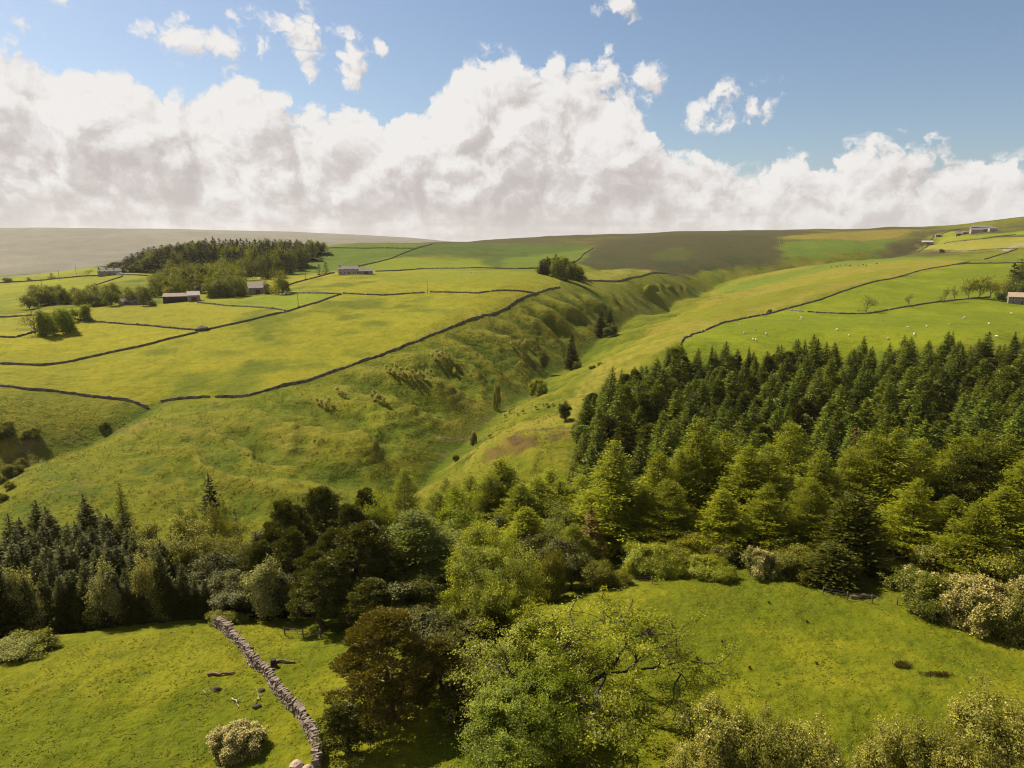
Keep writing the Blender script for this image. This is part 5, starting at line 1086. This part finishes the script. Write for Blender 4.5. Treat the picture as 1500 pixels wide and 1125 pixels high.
SHEEP = [beast('sheep', *quad(1.0, 1.15, .045, True), M_WOOL), beast('sheep', *quad(1.0, 1.15, .045, False), M_WOOL)]; COW = [beast('cow', *quad(1.75, 1.0, .05, True), M_CATTLE), beast('cow', *quad(1.75, 1.0, .05, False), M_CATTLE)]
rr = rs(21)
for px, py in [(1085,476),(1106,484),(1090,489),(1122,490),(1107,499),(1103,498),(1174,466),(1173,469),(1293,470),(1330,480),(1357,479),(1340,489),(1339,491),(1412,466),(1448,475),(1481,460),(1411,468),(1243,492),(1460,494),(1300,497),(1226,484),(1390,476)]:
    g_ = land(px, py); o = link('sheep', SHEEP[int(rr.random() < .3)], None, tuple(g_)); o.rotation_euler = (0, 0, rr.uniform(0, 6.28)); o.scale = [rr.uniform(.9, 1.15)] * 3; tag(o, 'white sheep grazing in the bright pasture above the spruce plantation', 'sheep', 'sheep in the bright pasture')
for px, py in [(1218,392),(1226,391),(1231,390),(1239,389),(1245,390),(1258,390),(1264,389),(1269,390),(1284,387)]:
    g_ = land(px, py); o = link('cow', COW[int(rr.random() < .3)], None, tuple(g_)); o.rotation_euler = (0, 0, rr.uniform(0, 6.28)); tag(o, 'dark cow grazing on the pale moor grass of the spur', 'cow', 'cattle on the pale spur')
for px, py in [(683,399),(690,400),(697,400)]:
    g_ = land(px, py); o = link('sheep', SHEEP[0], None, tuple(g_)); o.rotation_euler = (0, 0, rr.uniform(0, 6.28)); o.scale = [1.15] * 3; tag(o, 'tiny pale sheep near the top wall of the upper meadow', 'sheep', 'sheep on the upper meadow')
# ------------------------------------------------------------------ grass standing on the ground
M_GRASS = leaf_mat('grass_blades', (.130, .140, .007), (.270, .255, .016), .5, .01, .0)
M_TUSS = leaf_mat('tussock_grass', (.080, .090, .007), (.260, .225, .034), .45, .01, .0)
def grass(name, n, y0, y1, u1, ln, wd, mats, seed, keep=None, lean=2.4, clump=3):
    r = rs(seed); F = Foliage(); y = np.sqrt(r.uniform(y0 * y0, y1 * y1, n)); x = y * r.uniform(-u1, u1, n)
    if keep is not None:
        k_ = keep(x, y, r); x, y = x[k_], y[k_]
    n = len(x); dens = fbm(x / 3.0, y / 3.0, seed, 3); k_ = dens > r.uniform(-.6, .35, n); x, y, dens = x[k_], y[k_], dens[k_]
    x = np.repeat(x, clump) + r.normal(size=len(x) * clump) * ln * .35; y = np.repeat(y, clump) + r.normal(size=len(y) * clump) * ln * .35; dens = np.repeat(dens, clump); n = len(x)
    L = ln * r.uniform(.5, 1.4, n) * (1 + .5 * dens); d = unit(np.stack([r.normal(size=n) * lean + .25, r.normal(size=n) * lean, np.ones(n)], 1)); v_ = unit(np.cross(d, np.array((0, 0, 1.)) + r.normal(size=(n, 3)) * .35)) * (wd * r.uniform(.6, 1.4, n))[:, None]
    P = np.stack([x, y, hz(x, y) + L * (.12 if lean > 2 else .38)], 1)
    F.add(P, d * (L * .5)[:, None], v_, np.clip(.42 + .35 * fbm(x / 7, y / 7, seed + 3, 3) + r.normal(size=n) * .2, 0, 1))
    return tag(link(name, F.build(name, mats)), kind='stuff')
_wl = np.array([(u * y, y) for u, y in [(-1.1,72),(-.74,70),(-.46,75),(-.2,78),(-.12,100),(-.2,128),(-.5,135),(-1.1,132)]])
grass('meadow_grass', 34000, 44, 90, .95, .26, .06, [M_GRASS], 71, lambda x, y, r: ~inpoly(x, y, _wl), clump=2)
def _rough(x, y, r):
    d, s_, side = polydist(x, y, GX, GY); u = x / y
    return (side < 0) & (d > 3) & (u < .2) & (y > 150) & (y < 430) & (y < np.interp(u, [-.9, -.39, -.19, .07], [228, 236, 285, 470])) | (side >= 0) & (d > 2) & (d < 45) & (y < 300) & (r.random(len(x)) < .6) & (u < .08)
grass('tussock_grass', 110000, 140, 430, .85, .55, .09, [M_TUSS], 81, _rough, lean=1.4, clump=3)

# ------------------------------------------------------------------ the air
def haze():
    m, t, o = new_mat('air'); pv = t.add('ShaderNodeVolumePrincipled'); pv.inputs['Color'].default_value = (.93, .91, .90, 1); pv.inputs['Density'].default_value = 2.8e-5; pv.inputs['Anisotropy'].default_value = .3
    t.l.new(pv.outputs[0], o.inputs['Volume'])
    lo = float(ZZ.min()) - 1; hi = max(float(ZZ.max()), H) + 25; V = [(x, y, z) for x in (-7600, 7600) for y in (-300, 6800) for z in (lo, hi)]
    tag(link('haze', raw_mesh('haze', V, BOXF, [m])), kind='stuff')
haze()
